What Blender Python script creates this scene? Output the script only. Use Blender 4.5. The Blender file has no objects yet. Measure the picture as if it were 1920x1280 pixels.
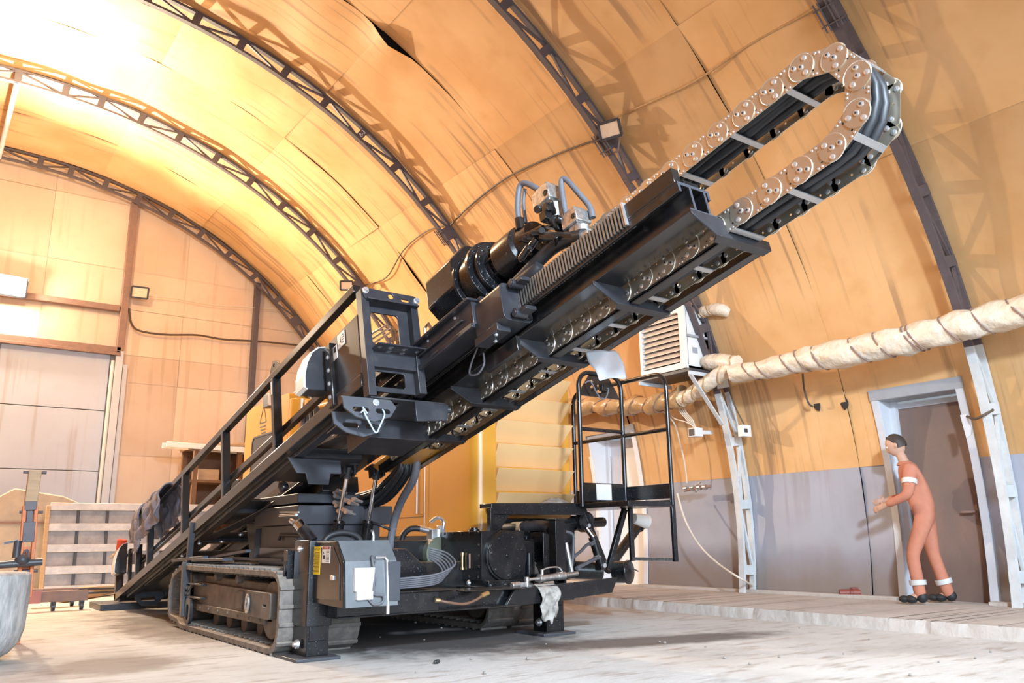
import bpy, bmesh, math, random
from math import sin, cos, pi, atan2, hypot, sqrt, radians
from mathutils import Vector, Matrix
random.seed(7)
V = Vector
sc = bpy.context.scene
COL = sc.collection

# ------------------------------------------------------------------ camera
FPX = 1533.74
CR = V((0.81128258, -0.58452032, -0.01251309))
CU = V((-0.12733017, -0.19753524, 0.97199118))
CF = V((0.57062037, 0.78696622, 0.23468397))
CP = V((0.0, 0.0, 0.8))
cd = bpy.data.cameras.new('camera')
cd.sensor_width = 36.0
cd.lens = FPX / 1920.0 * 36.0
cd.clip_start = 0.05
cam = bpy.data.objects.new('camera', cd)
COL.objects.link(cam)
cam.matrix_world = Matrix(((CR.x, CU.x, -CF.x, CP.x), (CR.y, CU.y, -CF.y, CP.y),
                           (CR.z, CU.z, -CF.z, CP.z), (0, 0, 0, 1)))
sc.camera = cam

# ------------------------------------------------------------------ world, lamps, exposure
wd = bpy.data.worlds.new('world'); sc.world = wd; wd.use_nodes = True
wd.node_tree.nodes['Background'].inputs[0].default_value = (0.80, 0.90, 1.0, 1)
wd.node_tree.nodes['Background'].inputs[1].default_value = 0.35
sc.view_settings.view_transform = 'Standard'
sc.view_settings.look = 'None'
sc.view_settings.gamma = 1
sc.view_settings.use_curve_mapping = False
sc.view_settings.exposure = 0.16

def lamp(name, kind, loc, energy, color, target=None, **kw):
    l = bpy.data.lights.new(name, kind); l.energy = energy; l.color = color
    for k, v in kw.items(): setattr(l, k, v)
    o = bpy.data.objects.new(name, l); COL.objects.link(o); o.location = loc
    if target is not None:
        o.rotation_euler = (V(target) - V(loc)).to_track_quat('-Z', 'Y').to_euler()
    return o
# floodlight high on the gate wall, pendant lamp under the ridge, daylight through the open gate behind the camera
lamp('gate_floodlight_lamp', 'SPOT', (1.03, 17.55, 5.66), 3300, (1.0, 0.82, 0.60), (3.2, 6.0, 2.6),
     spot_size=radians(165), spot_blend=0.5, shadow_soft_size=0.12)
lamp('pendant_lamp_light', 'POINT', (0.72, 12.55, 7.95), 560, (1.0, 0.79, 0.52), shadow_soft_size=0.16)
lamp('gate_floodlight_spill', 'POINT', (1.03, 17.72, 5.62), 330, (1.0, 0.80, 0.58), shadow_soft_size=0.12)
lamp('floor_fill_spot', 'SPOT', (1.2, -2.6, 4.6), 4300, (0.70, 0.85, 1.0), (4.9, 4.6, 0.0),
     spot_size=radians(78), spot_blend=0.7, shadow_soft_size=0.35)  # unseen cool spot, added to brighten the foreground floor
lamp('gate_daylight', 'AREA', (1.5, -5.0, 2.6), 420, (0.66, 0.82, 1.0), (3.8, 5.6, 0.0),
     shape='RECTANGLE', size=8.0, size_y=4.0, spread=radians(95))

# ------------------------------------------------------------------ pixel to world helpers (photo read-outs on known planes)
def ray(x, y):
    return (CF + CR * ((x - 960) / FPX) - CU * ((y - 640) / FPX)).normalized()
def PX(x, y, X): d = ray(x, y); return CP + d * (X / d.x)
def PY(x, y, Y): d = ray(x, y); return CP + d * (Y / d.y)
def PZ(x, y, Z): d = ray(x, y); return CP + d * ((Z - CP.z) / d.z)
BM_ = 0.237
BC = 1 / sqrt(1 + BM_ * BM_); BS = BM_ * BC
def B(x, v, n):            # boom frame: x across, v along (down the slope), n normal to it
    return V((x, v * BC + n * BS, -v * BS + n * BC))

# ------------------------------------------------------------------ mesh builder
WP = {}
class MB:
    def __init__(s): s.bm = bmesh.new(); s.mi = 0
    def face(s, vs):
        try:
            f = s.bm.faces.new(vs); f.material_index = s.mi; return f
        except ValueError: return None
    def hexa(s, p):        # 8 points: bottom 0-3, top 4-7
        v = [s.bm.verts.new(q) for q in p]
        for i in ((0,3,2,1),(4,5,6,7),(0,1,5,4),(1,2,6,5),(2,3,7,6),(3,0,4,7)): s.face([v[j] for j in i])
        return s
    def box(s, x0, x1, y0, y1, z0, z1):
        return s.hexa([V(p) for p in ((x0,y0,z0),(x1,y0,z0),(x1,y1,z0),(x0,y1,z0),(x0,y0,z1),(x1,y0,z1),(x1,y1,z1),(x0,y1,z1))])
    def bbox(s, x0, x1, v0, v1, n0, n1):
        return s.hexa([B(*p) for p in ((x0,v0,n0),(x1,v0,n0),(x1,v1,n0),(x0,v1,n0),(x0,v0,n1),(x1,v0,n1),(x1,v1,n1),(x0,v1,n1))])
    def obox(s, c, a, b, d):   # centre + half vectors
        c, a, b, d = V(c), V(a), V(b), V(d)
        return s.hexa([c-a-b-d, c+a-b-d, c+a+b-d, c-a+b-d, c-a-b+d, c+a-b+d, c+a+b+d, c-a+b+d])
    def bar(s, p0, p1, w, h, up=(0,0,1)):
        p0, p1 = V(p0), V(p1); d = (p1-p0); L = d.length
        if L < 1e-6: return s
        d.normalize(); side = d.cross(V(up))
        if side.length < 1e-4: side = d.cross(V((1,0,0)))
        side.normalize(); u = side.cross(d)
        return s.obox((p0+p1)/2, side*w/2, d*L/2, u*h/2)
    def prism(s, pts, vec):
        vec = V(vec); a = [s.bm.verts.new(V(p)) for p in pts]; b = [s.bm.verts.new(V(p)+vec) for p in pts]
        n = len(a); s.face(a[::-1]); s.face(b)
        for i in range(n): s.face([a[i], a[(i+1)%n], b[(i+1)%n], b[i]])
        return s
    def tube(s, pts, r, seg=10, closed=False, rs=None, cap=True):
        pts = [V(p) for p in pts]; n = len(pts); rings = []
        prev = None
        for i, p in enumerate(pts):
            if closed: t = pts[(i+1)%n]-pts[i-1]
            else: t = pts[min(i+1,n-1)]-pts[max(i-1,0)]
            if t.length < 1e-9: t = V((0,0,1))
            t.normalize()
            if prev is None:
                a = t.orthogonal().normalized()
            else:
                a = prev - t*prev.dot(t)
                a = a.normalized() if a.length > 1e-6 else t.orthogonal().normalized()
            prev = a; b = t.cross(a); rr = rs[i] if rs else r
            rings.append([s.bm.verts.new(p + (a*cos(2*pi*k/seg)+b*sin(2*pi*k/seg))*rr) for k in range(seg)])
        m = n if closed else n-1
        for i in range(m):
            A, C_ = rings[i], rings[(i+1)%n]
            for k in range(seg): s.face([A[k], A[(k+1)%seg], C_[(k+1)%seg], C_[k]])
        if cap and not closed: s.face(rings[0][::-1]); s.face(rings[-1])
        return s
    def lathe(s, p0, axis, prof, seg=24, cap=True):  # prof: (t, r)
        axis = V(axis).normalized(); a = axis.orthogonal().normalized(); b = axis.cross(a); rings = []
        for t, r in prof:
            rings.append([s.bm.verts.new(V(p0)+axis*t+(a*cos(2*pi*k/seg)+b*sin(2*pi*k/seg))*max(r,1e-4)) for k in range(seg)])
        for A, C_ in zip(rings, rings[1:]):
            for k in range(seg): s.face([A[k], A[(k+1)%seg], C_[(k+1)%seg], C_[k]])
        if cap: s.face(rings[0][::-1]); s.face(rings[-1])
        return s
    def cyl(s, p0, p1, r, r1=None, seg=20):
        d = V(p1)-V(p0); return s.lathe(p0, d, [(0, r), (d.length, r if r1 is None else r1)], seg)
    def bolt(s, p, ax, r, h=None):
        ax = V(ax).normalized(); h = h or r*0.9
        return s.lathe(V(p)-ax*0.001, ax, [(0, r*1.5), (h*0.25, r*1.5), (h*0.26, r), (h, r*0.95)], 8)
    def ball(s, c, r, seg=14, sq=(1,1,1)):
        rings = []
        for i in range(1, seg//2+1-0):
            pass
        m = seg//2
        top = s.bm.verts.new(V(c)+V((0,0,r*sq[2]))); bot = s.bm.verts.new(V(c)-V((0,0,r*sq[2])))
        for i in range(1, m):
            th = pi*i/m
            rings.append([s.bm.verts.new(V(c)+V((r*sq[0]*sin(th)*cos(2*pi*k/seg), r*sq[1]*sin(th)*sin(2*pi*k/seg), r*sq[2]*cos(th)))) for k in range(seg)])
        for k in range(seg):
            s.face([top, rings[0][k], rings[0][(k+1)%seg]]); s.face([bot, rings[-1][(k+1)%seg], rings[-1][k]])
        for A, C_ in zip(rings, rings[1:]):
            for k in range(seg): s.face([A[k], C_[k], C_[(k+1)%seg], A[(k+1)%seg]])
        return s
    def plate(s, outer, holes, tr, th):   # 2-D outlines in a plane, holes cut out, thickness th; tr(u,v,t) -> world
        tmp = bmesh.new(); es = []
        for loop in [outer]+list(holes):
            vs = [tmp.verts.new((u, v, 0)) for u, v in loop]
            for i in range(len(vs)): es.append(tmp.edges.new((vs[i], vs[(i+1)%len(vs)])))
        bmesh.ops.triangle_fill(tmp, use_beauty=True, use_dissolve=False, edges=es)
        tmp.verts.ensure_lookup_table(); tmp.verts.index_update()
        va = [s.bm.verts.new(tr(v.co.x, v.co.y, 0)) for v in tmp.verts]; vb = [s.bm.verts.new(tr(v.co.x, v.co.y, th)) for v in tmp.verts]
        for f in tmp.faces:
            ids = [v.index for v in f.verts]
            s.face([va[i] for i in ids]); s.face([vb[i] for i in ids[::-1]])
        for e in tmp.edges:
            if len(e.link_faces) == 1:
                i, j = e.verts[0].index, e.verts[1].index; s.face([va[i], va[j], vb[j], vb[i]])
        tmp.free(); return s
    def text(s, body, tr, size, depth=0.0008):   # tr(u,v,t) -> world; centred
        cu = bpy.data.curves.new('t', 'FONT'); cu.body = body; cu.size = size; cu.align_x = 'CENTER'; cu.align_y = 'CENTER'
        cu.resolution_u = 2
        o = bpy.data.objects.new('t', cu); COL.objects.link(o)
        me = bpy.data.meshes.new_from_object(o.evaluated_get(bpy.context.evaluated_depsgraph_get()))
        vs = [s.bm.verts.new(tr(v.co.x, v.co.y, depth)) for v in me.vertices]
        for p in me.polygons: s.face([vs[i] for i in p.vertices])
        bpy.data.objects.remove(o); bpy.data.meshes.remove(me); bpy.data.curves.remove(cu); return s
    def build(s, name, mats, parent=None, bevel=0, smooth=38, normals=True, subsurf=0, jitter=0):
        bm = s.bm
        if jitter:
            for v in bm.verts: v.co += V((random.uniform(-1,1), random.uniform(-1,1), random.uniform(-1,1)))*jitter
        if normals: bmesh.ops.recalc_face_normals(bm, faces=bm.faces)
        xs = [v.co for v in bm.verts]
        lo = V([min(c[i] for c in xs) for i in range(3)]); hi = V([max(c[i] for c in xs) for i in range(3)])
        org = V(((lo.x+hi.x)/2, (lo.y+hi.y)/2, lo.z))
        for v in bm.verts: v.co -= org
        me = bpy.data.meshes.new(name); bm.to_mesh(me); bm.free()
        for m in (mats if isinstance(mats, (list, tuple)) else [mats]): me.materials.append(m)
        o = bpy.data.objects.new(name, me); COL.objects.link(o)
        if smooth:
            me.shade_smooth(); me.set_sharp_from_angle(angle=radians(smooth))
        if parent is not None: o.parent = parent; o.location = org - WP[parent.name]
        else: o.location = org
        WP[o.name] = org
        if bevel:
            b = o.modifiers.new('bevel', 'BEVEL'); b.width = bevel; b.segments = 2; b.limit_method = 'ANGLE'; b.angle_limit = radians(40)
        if subsurf:
            m = o.modifiers.new('sub', 'SUBSURF'); m.levels = subsurf; m.render_levels = subsurf
        return o
def tag(o, label=None, cat=None, group=None, kind=None):
    if label: o['label'] = label
    if cat: o['category'] = cat
    if group: o['group'] = group
    if kind: o['kind'] = kind
    return o
def thing(name, loc, label, cat, group=None):
    o = bpy.data.objects.new(name, None); COL.objects.link(o); o.location = loc; o.empty_display_size = 0.2
    WP[o.name] = V(loc); return tag(o, label, cat, group)
def copy_tree(o, delta, parent=None):
    c = o.copy(); COL.objects.link(c)
    if parent is None: c.location = o.location + V(delta)
    else: c.parent = parent
    WP[c.name] = WP[o.name] + V(delta)
    for ch in list(o.children): copy_tree(ch, delta, c)
    return c
def rrect(u0, u1, v0, v1, r, n=4):
    out = []
    for cx, cy, a0 in ((u1-r, v0+r, -pi/2), (u1-r, v1-r, 0), (u0+r, v1-r, pi/2), (u0+r, v0+r, pi)):
        for k in range(n+1): a = a0+pi/2*k/n; out.append((cx+r*cos(a), cy+r*sin(a)))
    return out
def circ(u, v, r, n=16): return [(u+r*cos(2*pi*k/n), v+r*sin(2*pi*k/n)) for k in range(n)]
def smooth_path(pts, n=6):     # Catmull-Rom
    pts = [V(p) for p in pts]; out = []
    for i in range(len(pts)-1):
        p0, p1, p2, p3 = pts[max(i-1,0)], pts[i], pts[i+1], pts[min(i+2,len(pts)-1)]
        for k in range(n):
            t = k/n
            out.append(0.5*((2*p1)+(p2-p0)*t+(2*p0-5*p1+4*p2-p3)*t*t+(3*p1-p0-3*p2+p3)*t**3))
    out.append(pts[-1]); return out

# ------------------------------------------------------------------ materials
def mat(name, base, rough=0.5, metal=0.0, alt=None, scale=6.0, amt=0.5, dust=None, dust_amt=0.0, bump=0.0, bscale=40.0,
        stretch=(1,1,1), speck=None, speck_amt=0.0, emit=None, estr=0.0, coat=0.0, alpha=1.0, trans=0.0, spec=0.5):
    m = bpy.data.materials.new(name); m.use_nodes = True; nt = m.node_tree; N = nt.nodes; L = nt.links
    P = N['Principled BSDF']; P.inputs['Roughness'].default_value = rough; P.inputs['Metallic'].default_value = metal
    P.inputs['Specular IOR Level'].default_value = spec
    P.inputs['Coat Weight'].default_value = coat; P.inputs['Coat Roughness'].default_value = 0.15
    if trans: P.inputs['Transmission Weight'].default_value = trans
    geo = N.new('ShaderNodeNewGeometry'); mp = N.new('ShaderNodeMapping'); mp.inputs['Scale'].default_value = stretch
    L.new(geo.outputs['Position'], mp.inputs['Vector'])
    def rgb(c): return (c[0], c[1], c[2], 1)
    n1 = N.new('ShaderNodeTexNoise'); n1.inputs['Scale'].default_value = scale; n1.inputs['Detail'].default_value = 6; n1.inputs['Roughness'].default_value = 0.62
    L.new(mp.outputs[0], n1.inputs['Vector'])
    def mixer(fac, a, b):
        x = N.new('ShaderNodeMix'); x.data_type = 'RGBA'
        if isinstance(fac, float): x.inputs[0].default_value = fac
        else: L.new(fac, x.inputs[0])
        if isinstance(a, tuple): x.inputs[6].default_value = rgb(a)
        else: L.new(a, x.inputs[6])
        if isinstance(b, tuple): x.inputs[7].default_value = rgb(b)
        else: L.new(b, x.inputs[7])
        return x.outputs[2]
    def ramp(src, lo, hi, a=0.0, b=1.0):
        r = N.new('ShaderNodeMapRange'); r.inputs[1].default_value = lo; r.inputs[2].default_value = hi
        r.inputs[3].default_value = a; r.inputs[4].default_value = b; r.interpolation_type = 'SMOOTHSTEP'
        L.new(src, r.inputs[0]); return r.outputs[0]
    alt = alt or tuple(c*0.75 for c in base)
    col = mixer(ramp(n1.outputs[0], 0.5-0.22, 0.5+0.22, 0.0, amt), tuple(base), tuple(alt))
    if dust:
        sep = N.new('ShaderNodeSeparateXYZ'); L.new(geo.outputs['Normal'], sep.inputs[0])
        up = ramp(sep.outputs[2], 0.15, 0.9)
        n3 = N.new('ShaderNodeTexNoise'); n3.inputs['Scale'].default_value = 9; n3.inputs['Detail'].default_value = 5; L.new(geo.outputs['Position'], n3.inputs['Vector'])
        a = N.new('ShaderNodeMath'); a.operation = 'MULTIPLY'; L.new(up, a.inputs[0]); L.new(ramp(n3.outputs[0], 0.25, 0.6), a.inputs[1])
        b = N.new('ShaderNodeMath'); b.operation = 'MULTIPLY_ADD'; L.new(a.outputs[0], b.inputs[0]); b.inputs[1].default_value = dust_amt
        c2 = ramp(n3.outputs[0], 0.48, 0.8, 0.0, dust_amt*0.35); L.new(c2, b.inputs[2])
        col = mixer(b.outputs[0], col, tuple(dust))
        L.new(ramp(b.outputs[0], 0, 1, rough, 0.85), P.inputs['Roughness'])
    if speck:
        vo = N.new('ShaderNodeTexNoise'); vo.inputs['Scale'].default_value = 95; vo.inputs['Detail'].default_value = 3; L.new(geo.outputs['Position'], vo.inputs['Vector'])
        col = mixer(ramp(vo.outputs[0], 0.66, 0.72, 0.0, speck_amt), col, tuple(speck))
    L.new(col, P.inputs['Base Color'])
    if bump:
        n2 = N.new('ShaderNodeTexNoise'); n2.inputs['Scale'].default_value = bscale; n2.inputs['Detail'].default_value = 5; L.new(mp.outputs[0], n2.inputs['Vector'])
        bp = N.new('ShaderNodeBump'); bp.inputs['Strength'].default_value = bump; bp.inputs['Distance'].default_value = 0.02
        L.new(n2.outputs[0], bp.inputs['Height']); L.new(bp.outputs[0], P.inputs['Normal'])
    if emit: P.inputs['Emission Color'].default_value = rgb(emit); P.inputs['Emission Strength'].default_value = estr
    m['_'] = 0
    return m
DUST = (0.42, 0.35, 0.28)
M = {}
M['black'] = mat('black_gloss_paint', (0.006, 0.0065, 0.008), 0.24, dust=DUST, dust_amt=0.10, speck=(0.5,0.52,0.55), speck_amt=0.22, alt=(0.010,0.010,0.012), coat=0.2)
M['black2'] = mat('black_dusty_paint', (0.007, 0.0065, 0.007), 0.22, dust=DUST, dust_amt=0.12, alt=(0.014,0.013,0.013), coat=0.4)
M['steel'] = mat('grey_black_primer', (0.020, 0.020, 0.024), 0.34, alt=(0.034,0.034,0.040), scale=9, dust=DUST, dust_amt=0.12, coat=0.1)
M['slate'] = mat('slate_grey_paint', (0.05, 0.052, 0.062), 0.42, alt=(0.036,0.038,0.046), scale=5, dust=DUST, dust_amt=0.12)
M['rubber'] = mat('dusty_track_rubber', (0.12, 0.105, 0.095), 0.75, alt=(0.22,0.19,0.16), scale=14, amt=0.8, dust=(0.40,0.33,0.26), dust_amt=0.6, bump=0.3)
M['hose'] = mat('black_hose_rubber', (0.018, 0.018, 0.02), 0.5, alt=(0.03,0.03,0.032), scale=20)
M['greyhose'] = mat('grey_sleeve_hose', (0.13, 0.13, 0.145), 0.55, alt=(0.08,0.08,0.09), scale=20)
M['brownhose'] = mat('brown_hose', (0.16, 0.08, 0.05), 0.5)
M['chrome'] = mat('chrome_rod', (0.75, 0.75, 0.77), 0.12, 1.0)
M['zinc'] = mat('zinc_plated_fitting', (0.82, 0.83, 0.85), 0.30, 0.85, alt=(0.6,0.6,0.62), scale=30)
M['bare'] = mat('bare_bright_metal', (0.72, 0.71, 0.69), 0.32, 0.85, alt=(0.30,0.29,0.28), scale=40, amt=0.8)
M['chain'] = mat('passivated_chain_steel', (0.70, 0.62, 0.49), 0.30, 0.9, alt=(0.60,0.54,0.44), scale=4)
M['chain_edge'] = mat('machined_chain_edge', (0.80, 0.77, 0.70), 0.3, 0.9)
M['alu'] = mat('aluminium_bar', (0.62, 0.62, 0.62), 0.35, 0.85, alt=(0.45,0.45,0.46), scale=12, stretch=(1,6,1))
M['yellow'] = mat('yellow_machine_paint', (0.62, 0.285, 0.035), 0.30, alt=(0.56,0.25,0.03), scale=2.5, coat=0.25)
M['cream'] = mat('lit_yellow_louver_paint', (0.76, 0.47, 0.215), 0.4, alt=(0.70,0.42,0.185), scale=3)  # same yellow as the housing, lightened so the louvers look lit
M['glass_dark'] = mat('tinted_cab_glass', (0.045, 0.042, 0.05), 0.30, alt=(0.07,0.065,0.07), scale=1.5, coat=0.0)
M['white_box'] = mat('white_plastic', (0.78, 0.76, 0.72), 0.45, alt=(0.70,0.68,0.64), scale=8)
M['white_metal'] = mat('white_enamel', (0.80, 0.78, 0.74), 0.4, alt=(0.74,0.71,0.66), scale=5)
M['label_yellow'] = mat('yellow_label', (0.85, 0.58, 0.02), 0.5)
M['label_white'] = mat('white_label', (0.8, 0.78, 0.74), 0.5)
M['label_red'] = mat('red_label', (0.35, 0.02, 0.02), 0.5)
M['ink'] = mat('black_ink', (0.02, 0.02, 0.02), 0.6)
M['brass'] = mat('brass_gauge', (0.75, 0.55, 0.28), 0.3, 0.9)
M['truss'] = mat('purple_grey_truss_paint', (0.085, 0.070, 0.078), 0.5, alt=(0.12,0.095,0.10), scale=7, amt=0.7)
M['truss_white'] = mat('pale_blue_truss_paint', (0.62, 0.65, 0.66), 0.5, alt=(0.48,0.49,0.48), scale=6, amt=0.7, speck=(0.25,0.16,0.10), speck_amt=0.25)
M['wood'] = mat('tan_wood', (0.50, 0.34, 0.20), 0.7, alt=(0.34,0.22,0.12), scale=5, stretch=(1,1,8))
M['brown_junk'] = mat('brown_shelf_wood', (0.17, 0.085, 0.04), 0.7, alt=(0.10,0.05,0.025), scale=5)
M['orange'] = mat('orange_jack_paint', (0.72, 0.19, 0.04), 0.5, alt=(0.35,0.12,0.05), scale=14, amt=0.7)
M['rust'] = mat('rusty_steel', (0.23, 0.15, 0.125), 0.75, alt=(0.32,0.19,0.14), scale=10, amt=0.8)
M['denim'] = mat('dusty_work_cloth', (0.17, 0.16, 0.20), 0.9, alt=(0.30,0.28,0.30), scale=9, amt=0.7, bump=0.4, bscale=120)
M['rag'] = mat('dirty_white_rag', (0.42, 0.39, 0.35), 0.9, alt=(0.14,0.12,0.10), scale=16, amt=0.8, bump=0.3, bscale=60)
M['glove'] = mat('tan_glove_cloth', (0.55, 0.40, 0.26), 0.9)
M['red_cloth'] = mat('red_glove_cuff', (0.75, 0.10, 0.04), 0.8)
M['hivis'] = mat('orange_work_suit', (0.52, 0.20, 0.12), 0.8, alt=(0.42,0.15,0.09), scale=12)
M['reflect'] = mat('silver_reflective_tape', (0.62, 0.62, 0.60), 0.5)
M['skin'] = mat('skin', (0.55, 0.32, 0.22), 0.55)
M['hair'] = mat('dark_hair', (0.05, 0.035, 0.028), 0.6)
M['wrap'] = mat('plastic_pipe_wrap', (0.80, 0.72, 0.60), 0.32, alt=(0.74,0.56,0.36), scale=5, amt=0.7, bump=1.0, bscale=14, stretch=(1,1,1), coat=0.2)
M['wrap_brown'] = mat('aged_pipe_wrap', (0.52, 0.32, 0.15), 0.35, alt=(0.36,0.20,0.08), scale=7, amt=0.8, bump=0.6, bscale=14, coat=0.2)
M['cord'] = mat('white_cable', (0.72, 0.66, 0.55), 0.5)
M['darkcord'] = mat('dark_cable', (0.10, 0.07, 0.05), 0.6)
M['concrete'] = mat('old_concrete', (0.52, 0.43, 0.34), 0.9, alt=(0.40,0.34,0.28), scale=4, amt=0.9, bump=0.4, bscale=18)
M['block'] = mat('worn_grey_drum', (0.56, 0.55, 0.53), 0.8, alt=(0.22,0.22,0.22), scale=7, amt=0.85, stretch=(2.2,2.2,0.7), bump=0.3)
M['panel_alu'] = mat('scuffed_aluminium', (0.60, 0.59, 0.58), 0.5, 0.35, alt=(0.40,0.40,0.41), scale=5, amt=0.8)
M['panel_back'] = mat('dirty_aluminium_sheet', (0.40, 0.39, 0.40), 0.6, 0.25, alt=(0.22,0.22,0.24), scale=4, amt=0.9)
M['lens'] = mat('floodlight_glass', (0.80, 0.62, 0.45), 0.25, alt=(0.7,0.5,0.35), scale=20)
M['lamp_on'] = mat('lit_lamp_glass', (1, 1, 1), 0.3, emit=(1.0, 0.90, 0.72), estr=18)
M['door_leaf'] = mat('grey_brown_door', (0.175, 0.125, 0.105), 0.6, alt=(0.24,0.15,0.12), scale=2.5, amt=0.7, stretch=(1,1,0.4), speck=(0.6,0.5,0.4), speck_amt=0.15)
M['frame_white'] = mat('pale_door_frame', (0.60, 0.62, 0.66), 0.5, alt=(0.52,0.53,0.56), scale=5)
M['frame_grey'] = mat('grey_door_head', (0.36, 0.37, 0.40), 0.5, alt=(0.30,0.31,0.33), scale=5)
M['rackm'] = mat('worn_rack_steel', (0.30, 0.27, 0.24), 0.38, 0.7, alt=(0.16,0.145,0.13), scale=30, amt=0.8)
M['rodm'] = mat('oiled_steel_rod', (0.34, 0.29, 0.25), 0.25, 0.9, alt=(0.22,0.19,0.17), scale=8)
M['galv'] = mat('galvanised_grey_plate', (0.20, 0.21, 0.22), 0.32, 0.3, alt=(0.13,0.14,0.145), scale=4, amt=0.8, speck=(0.05,0.05,0.055), speck_amt=0.3)
M['dustframe'] = mat('dust_coated_frame', (0.075, 0.062, 0.052), 0.6, alt=(0.14,0.115,0.095), scale=6, amt=0.9, dust=(0.42,0.34,0.27), dust_amt=0.6)
M['rope'] = mat('light_blue_string', (0.45, 0.60, 0.72), 0.8)
M['shell'] = mat('dark_outer_shell', (0.03, 0.025, 0.02), 0.8)
M['green'] = mat('olive_pump_paint', (0.16, 0.17, 0.12), 0.4)

# ------------------------------------------------------------------ hangar: arched shell
R0, XC, ZC = 7.6789, 0.6068, 0.9145
def PR(a, off=0.0):
    r = R0*(1+0.0507*cos(2*a)+0.0058*cos(4*a)+0.0033*cos(6*a)) + off
    return XC+r*cos(a), ZC+r*sin(a)
def A(a, y, off=0.0): x, z = PR(a, off); return V((x, y, z))
def a_at_z(z, off=0.0):
    lo, hi = -0.3, 1.4
    for _ in range(40):
        m = (lo+hi)/2
        if PR(m, off)[1] < z: lo = m
        else: hi = m
    return lo
TY = [17.883, 14.586, 11.072, 7.095, 3.833]
OFF = 0.27

def wall_material(name, base, dark, streak_scale=(0.3, 7, 0.3), amt=0.6, streak=(0.30, 0.16, 0.07), streak_amt=0.7, rough=0.55, grime_z=None):
    m = bpy.data.materials.new(name); m.use_nodes = True; nt = m.node_tree; N = nt.nodes; L = nt.links
    P = N['Principled BSDF']; P.inputs['Roughness'].default_value = rough; P.inputs['Specular IOR Level'].default_value = 0.35
    geo = N.new('ShaderNodeNewGeometry')
    def noise(scale, vec=None, det=5):
        n = N.new('ShaderNodeTexNoise'); n.inputs['Scale'].default_value = scale; n.inputs['Detail'].default_value = det
        if vec is None: L.new(geo.outputs['Position'], n.inputs['Vector'])
        else:
            mp = N.new('ShaderNodeMapping'); mp.inputs['Scale'].default_value = vec; L.new(geo.outputs['Position'], mp.inputs['Vector']); L.new(mp.outputs[0], n.inputs['Vector'])
        return n.outputs[0]
    def rng(s, lo, hi, a, b):
        r = N.new('ShaderNodeMapRange'); r.interpolation_type = 'SMOOTHSTEP'
        for i, q in enumerate((lo, hi, a, b)): r.inputs[i+1].default_value = q
        L.new(s, r.inputs[0]); return r.outputs[0]
    def mix(f, a, b):
        x = N.new('ShaderNodeMix'); x.data_type = 'RGBA'; L.new(f, x.inputs[0])
        for i, q in ((6, a), (7, b)):
            if isinstance(q, tuple): x.inputs[i].default_value = (*q, 1)
            else: L.new(q, x.inputs[i])
        return x.outputs[2]
    col = mix(rng(noise(0.9), 0.38, 0.68, 0, amt), base, dark)
    col = mix(rng(noise(3.2), 0.50, 0.75, 0, amt*0.6), col, dark)
    st = rng(noise(1.0, streak_scale, 4), 0.52, 0.66, 0, 1); gate = rng(noise(0.55), 0.40, 0.58, 0, streak_amt)
    mu = N.new('ShaderNodeMath'); mu.operation = 'MULTIPLY'; L.new(st, mu.inputs[0]); L.new(gate, mu.inputs[1])
    col = mix(mu.outputs[0], col, streak)
    at = N.new('ShaderNodeAttribute'); at.attribute_name = 'tint'
    hs = N.new('ShaderNodeHueSaturation'); L.new(col, hs.inputs['Color']); L.new(rng(at.outputs['Fac'], 0, 1, 0.88, 1.1), hs.inputs['Value'])
    col = hs.outputs[0]
    if grime_z is not None:
        sp = N.new('ShaderNodeSeparateXYZ'); L.new(geo.outputs['Position'], sp.inputs[0])
        ad = N.new('ShaderNodeMath'); ad.operation = 'MULTIPLY_ADD'; L.new(noise(2.2), ad.inputs[0]); ad.inputs[1].default_value = 0.5; L.new(sp.outputs[2], ad.inputs[2])
        col = mix(rng(ad.outputs[0], grime_z[0], grime_z[1], 0.75, 0.0), col, grime_z[2])
    L.new(col, P.inputs['Base Color'])
    bp = N.new('ShaderNodeBump'); bp.inputs['Strength'].default_value = 0.25; bp.inputs['Distance'].default_value = 0.03
    L.new(noise(2.6), bp.inputs['Height']); L.new(bp.outputs[0], P.inputs['Normal'])
    return m
M['board'] = wall_material('orange_hardboard', (0.70, 0.425, 0.20), (0.57, 0.30, 0.11), streak_scale=(0.25, 9, 0.25), amt=0.65, streak=(0.30, 0.175, 0.095), streak_amt=0.7)
M['board_end'] = wall_material('pale_orange_board', (0.74, 0.58, 0.44), (0.65, 0.46, 0.31), streak_scale=(7, 7, 0.3), amt=0.5, streak=(0.5, 0.34, 0.22), streak_amt=0.4)
M['paint_grey'] = wall_material('blue_grey_wall_paint', (0.37, 0.375, 0.43), (0.30, 0.295, 0.33), amt=0.5, streak=(0.24, 0.20, 0.19), streak_amt=0.4, grime_z=(0.45, 1.05, (0.24, 0.18, 0.13)))
M['gate'] = wall_material('pale_grey_gate_sheet', (0.62, 0.67, 0.78), (0.53, 0.56, 0.66), streak_scale=(9, 9, 0.3), amt=0.4, streak=(0.46, 0.40, 0.38), streak_amt=0.5)

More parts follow.
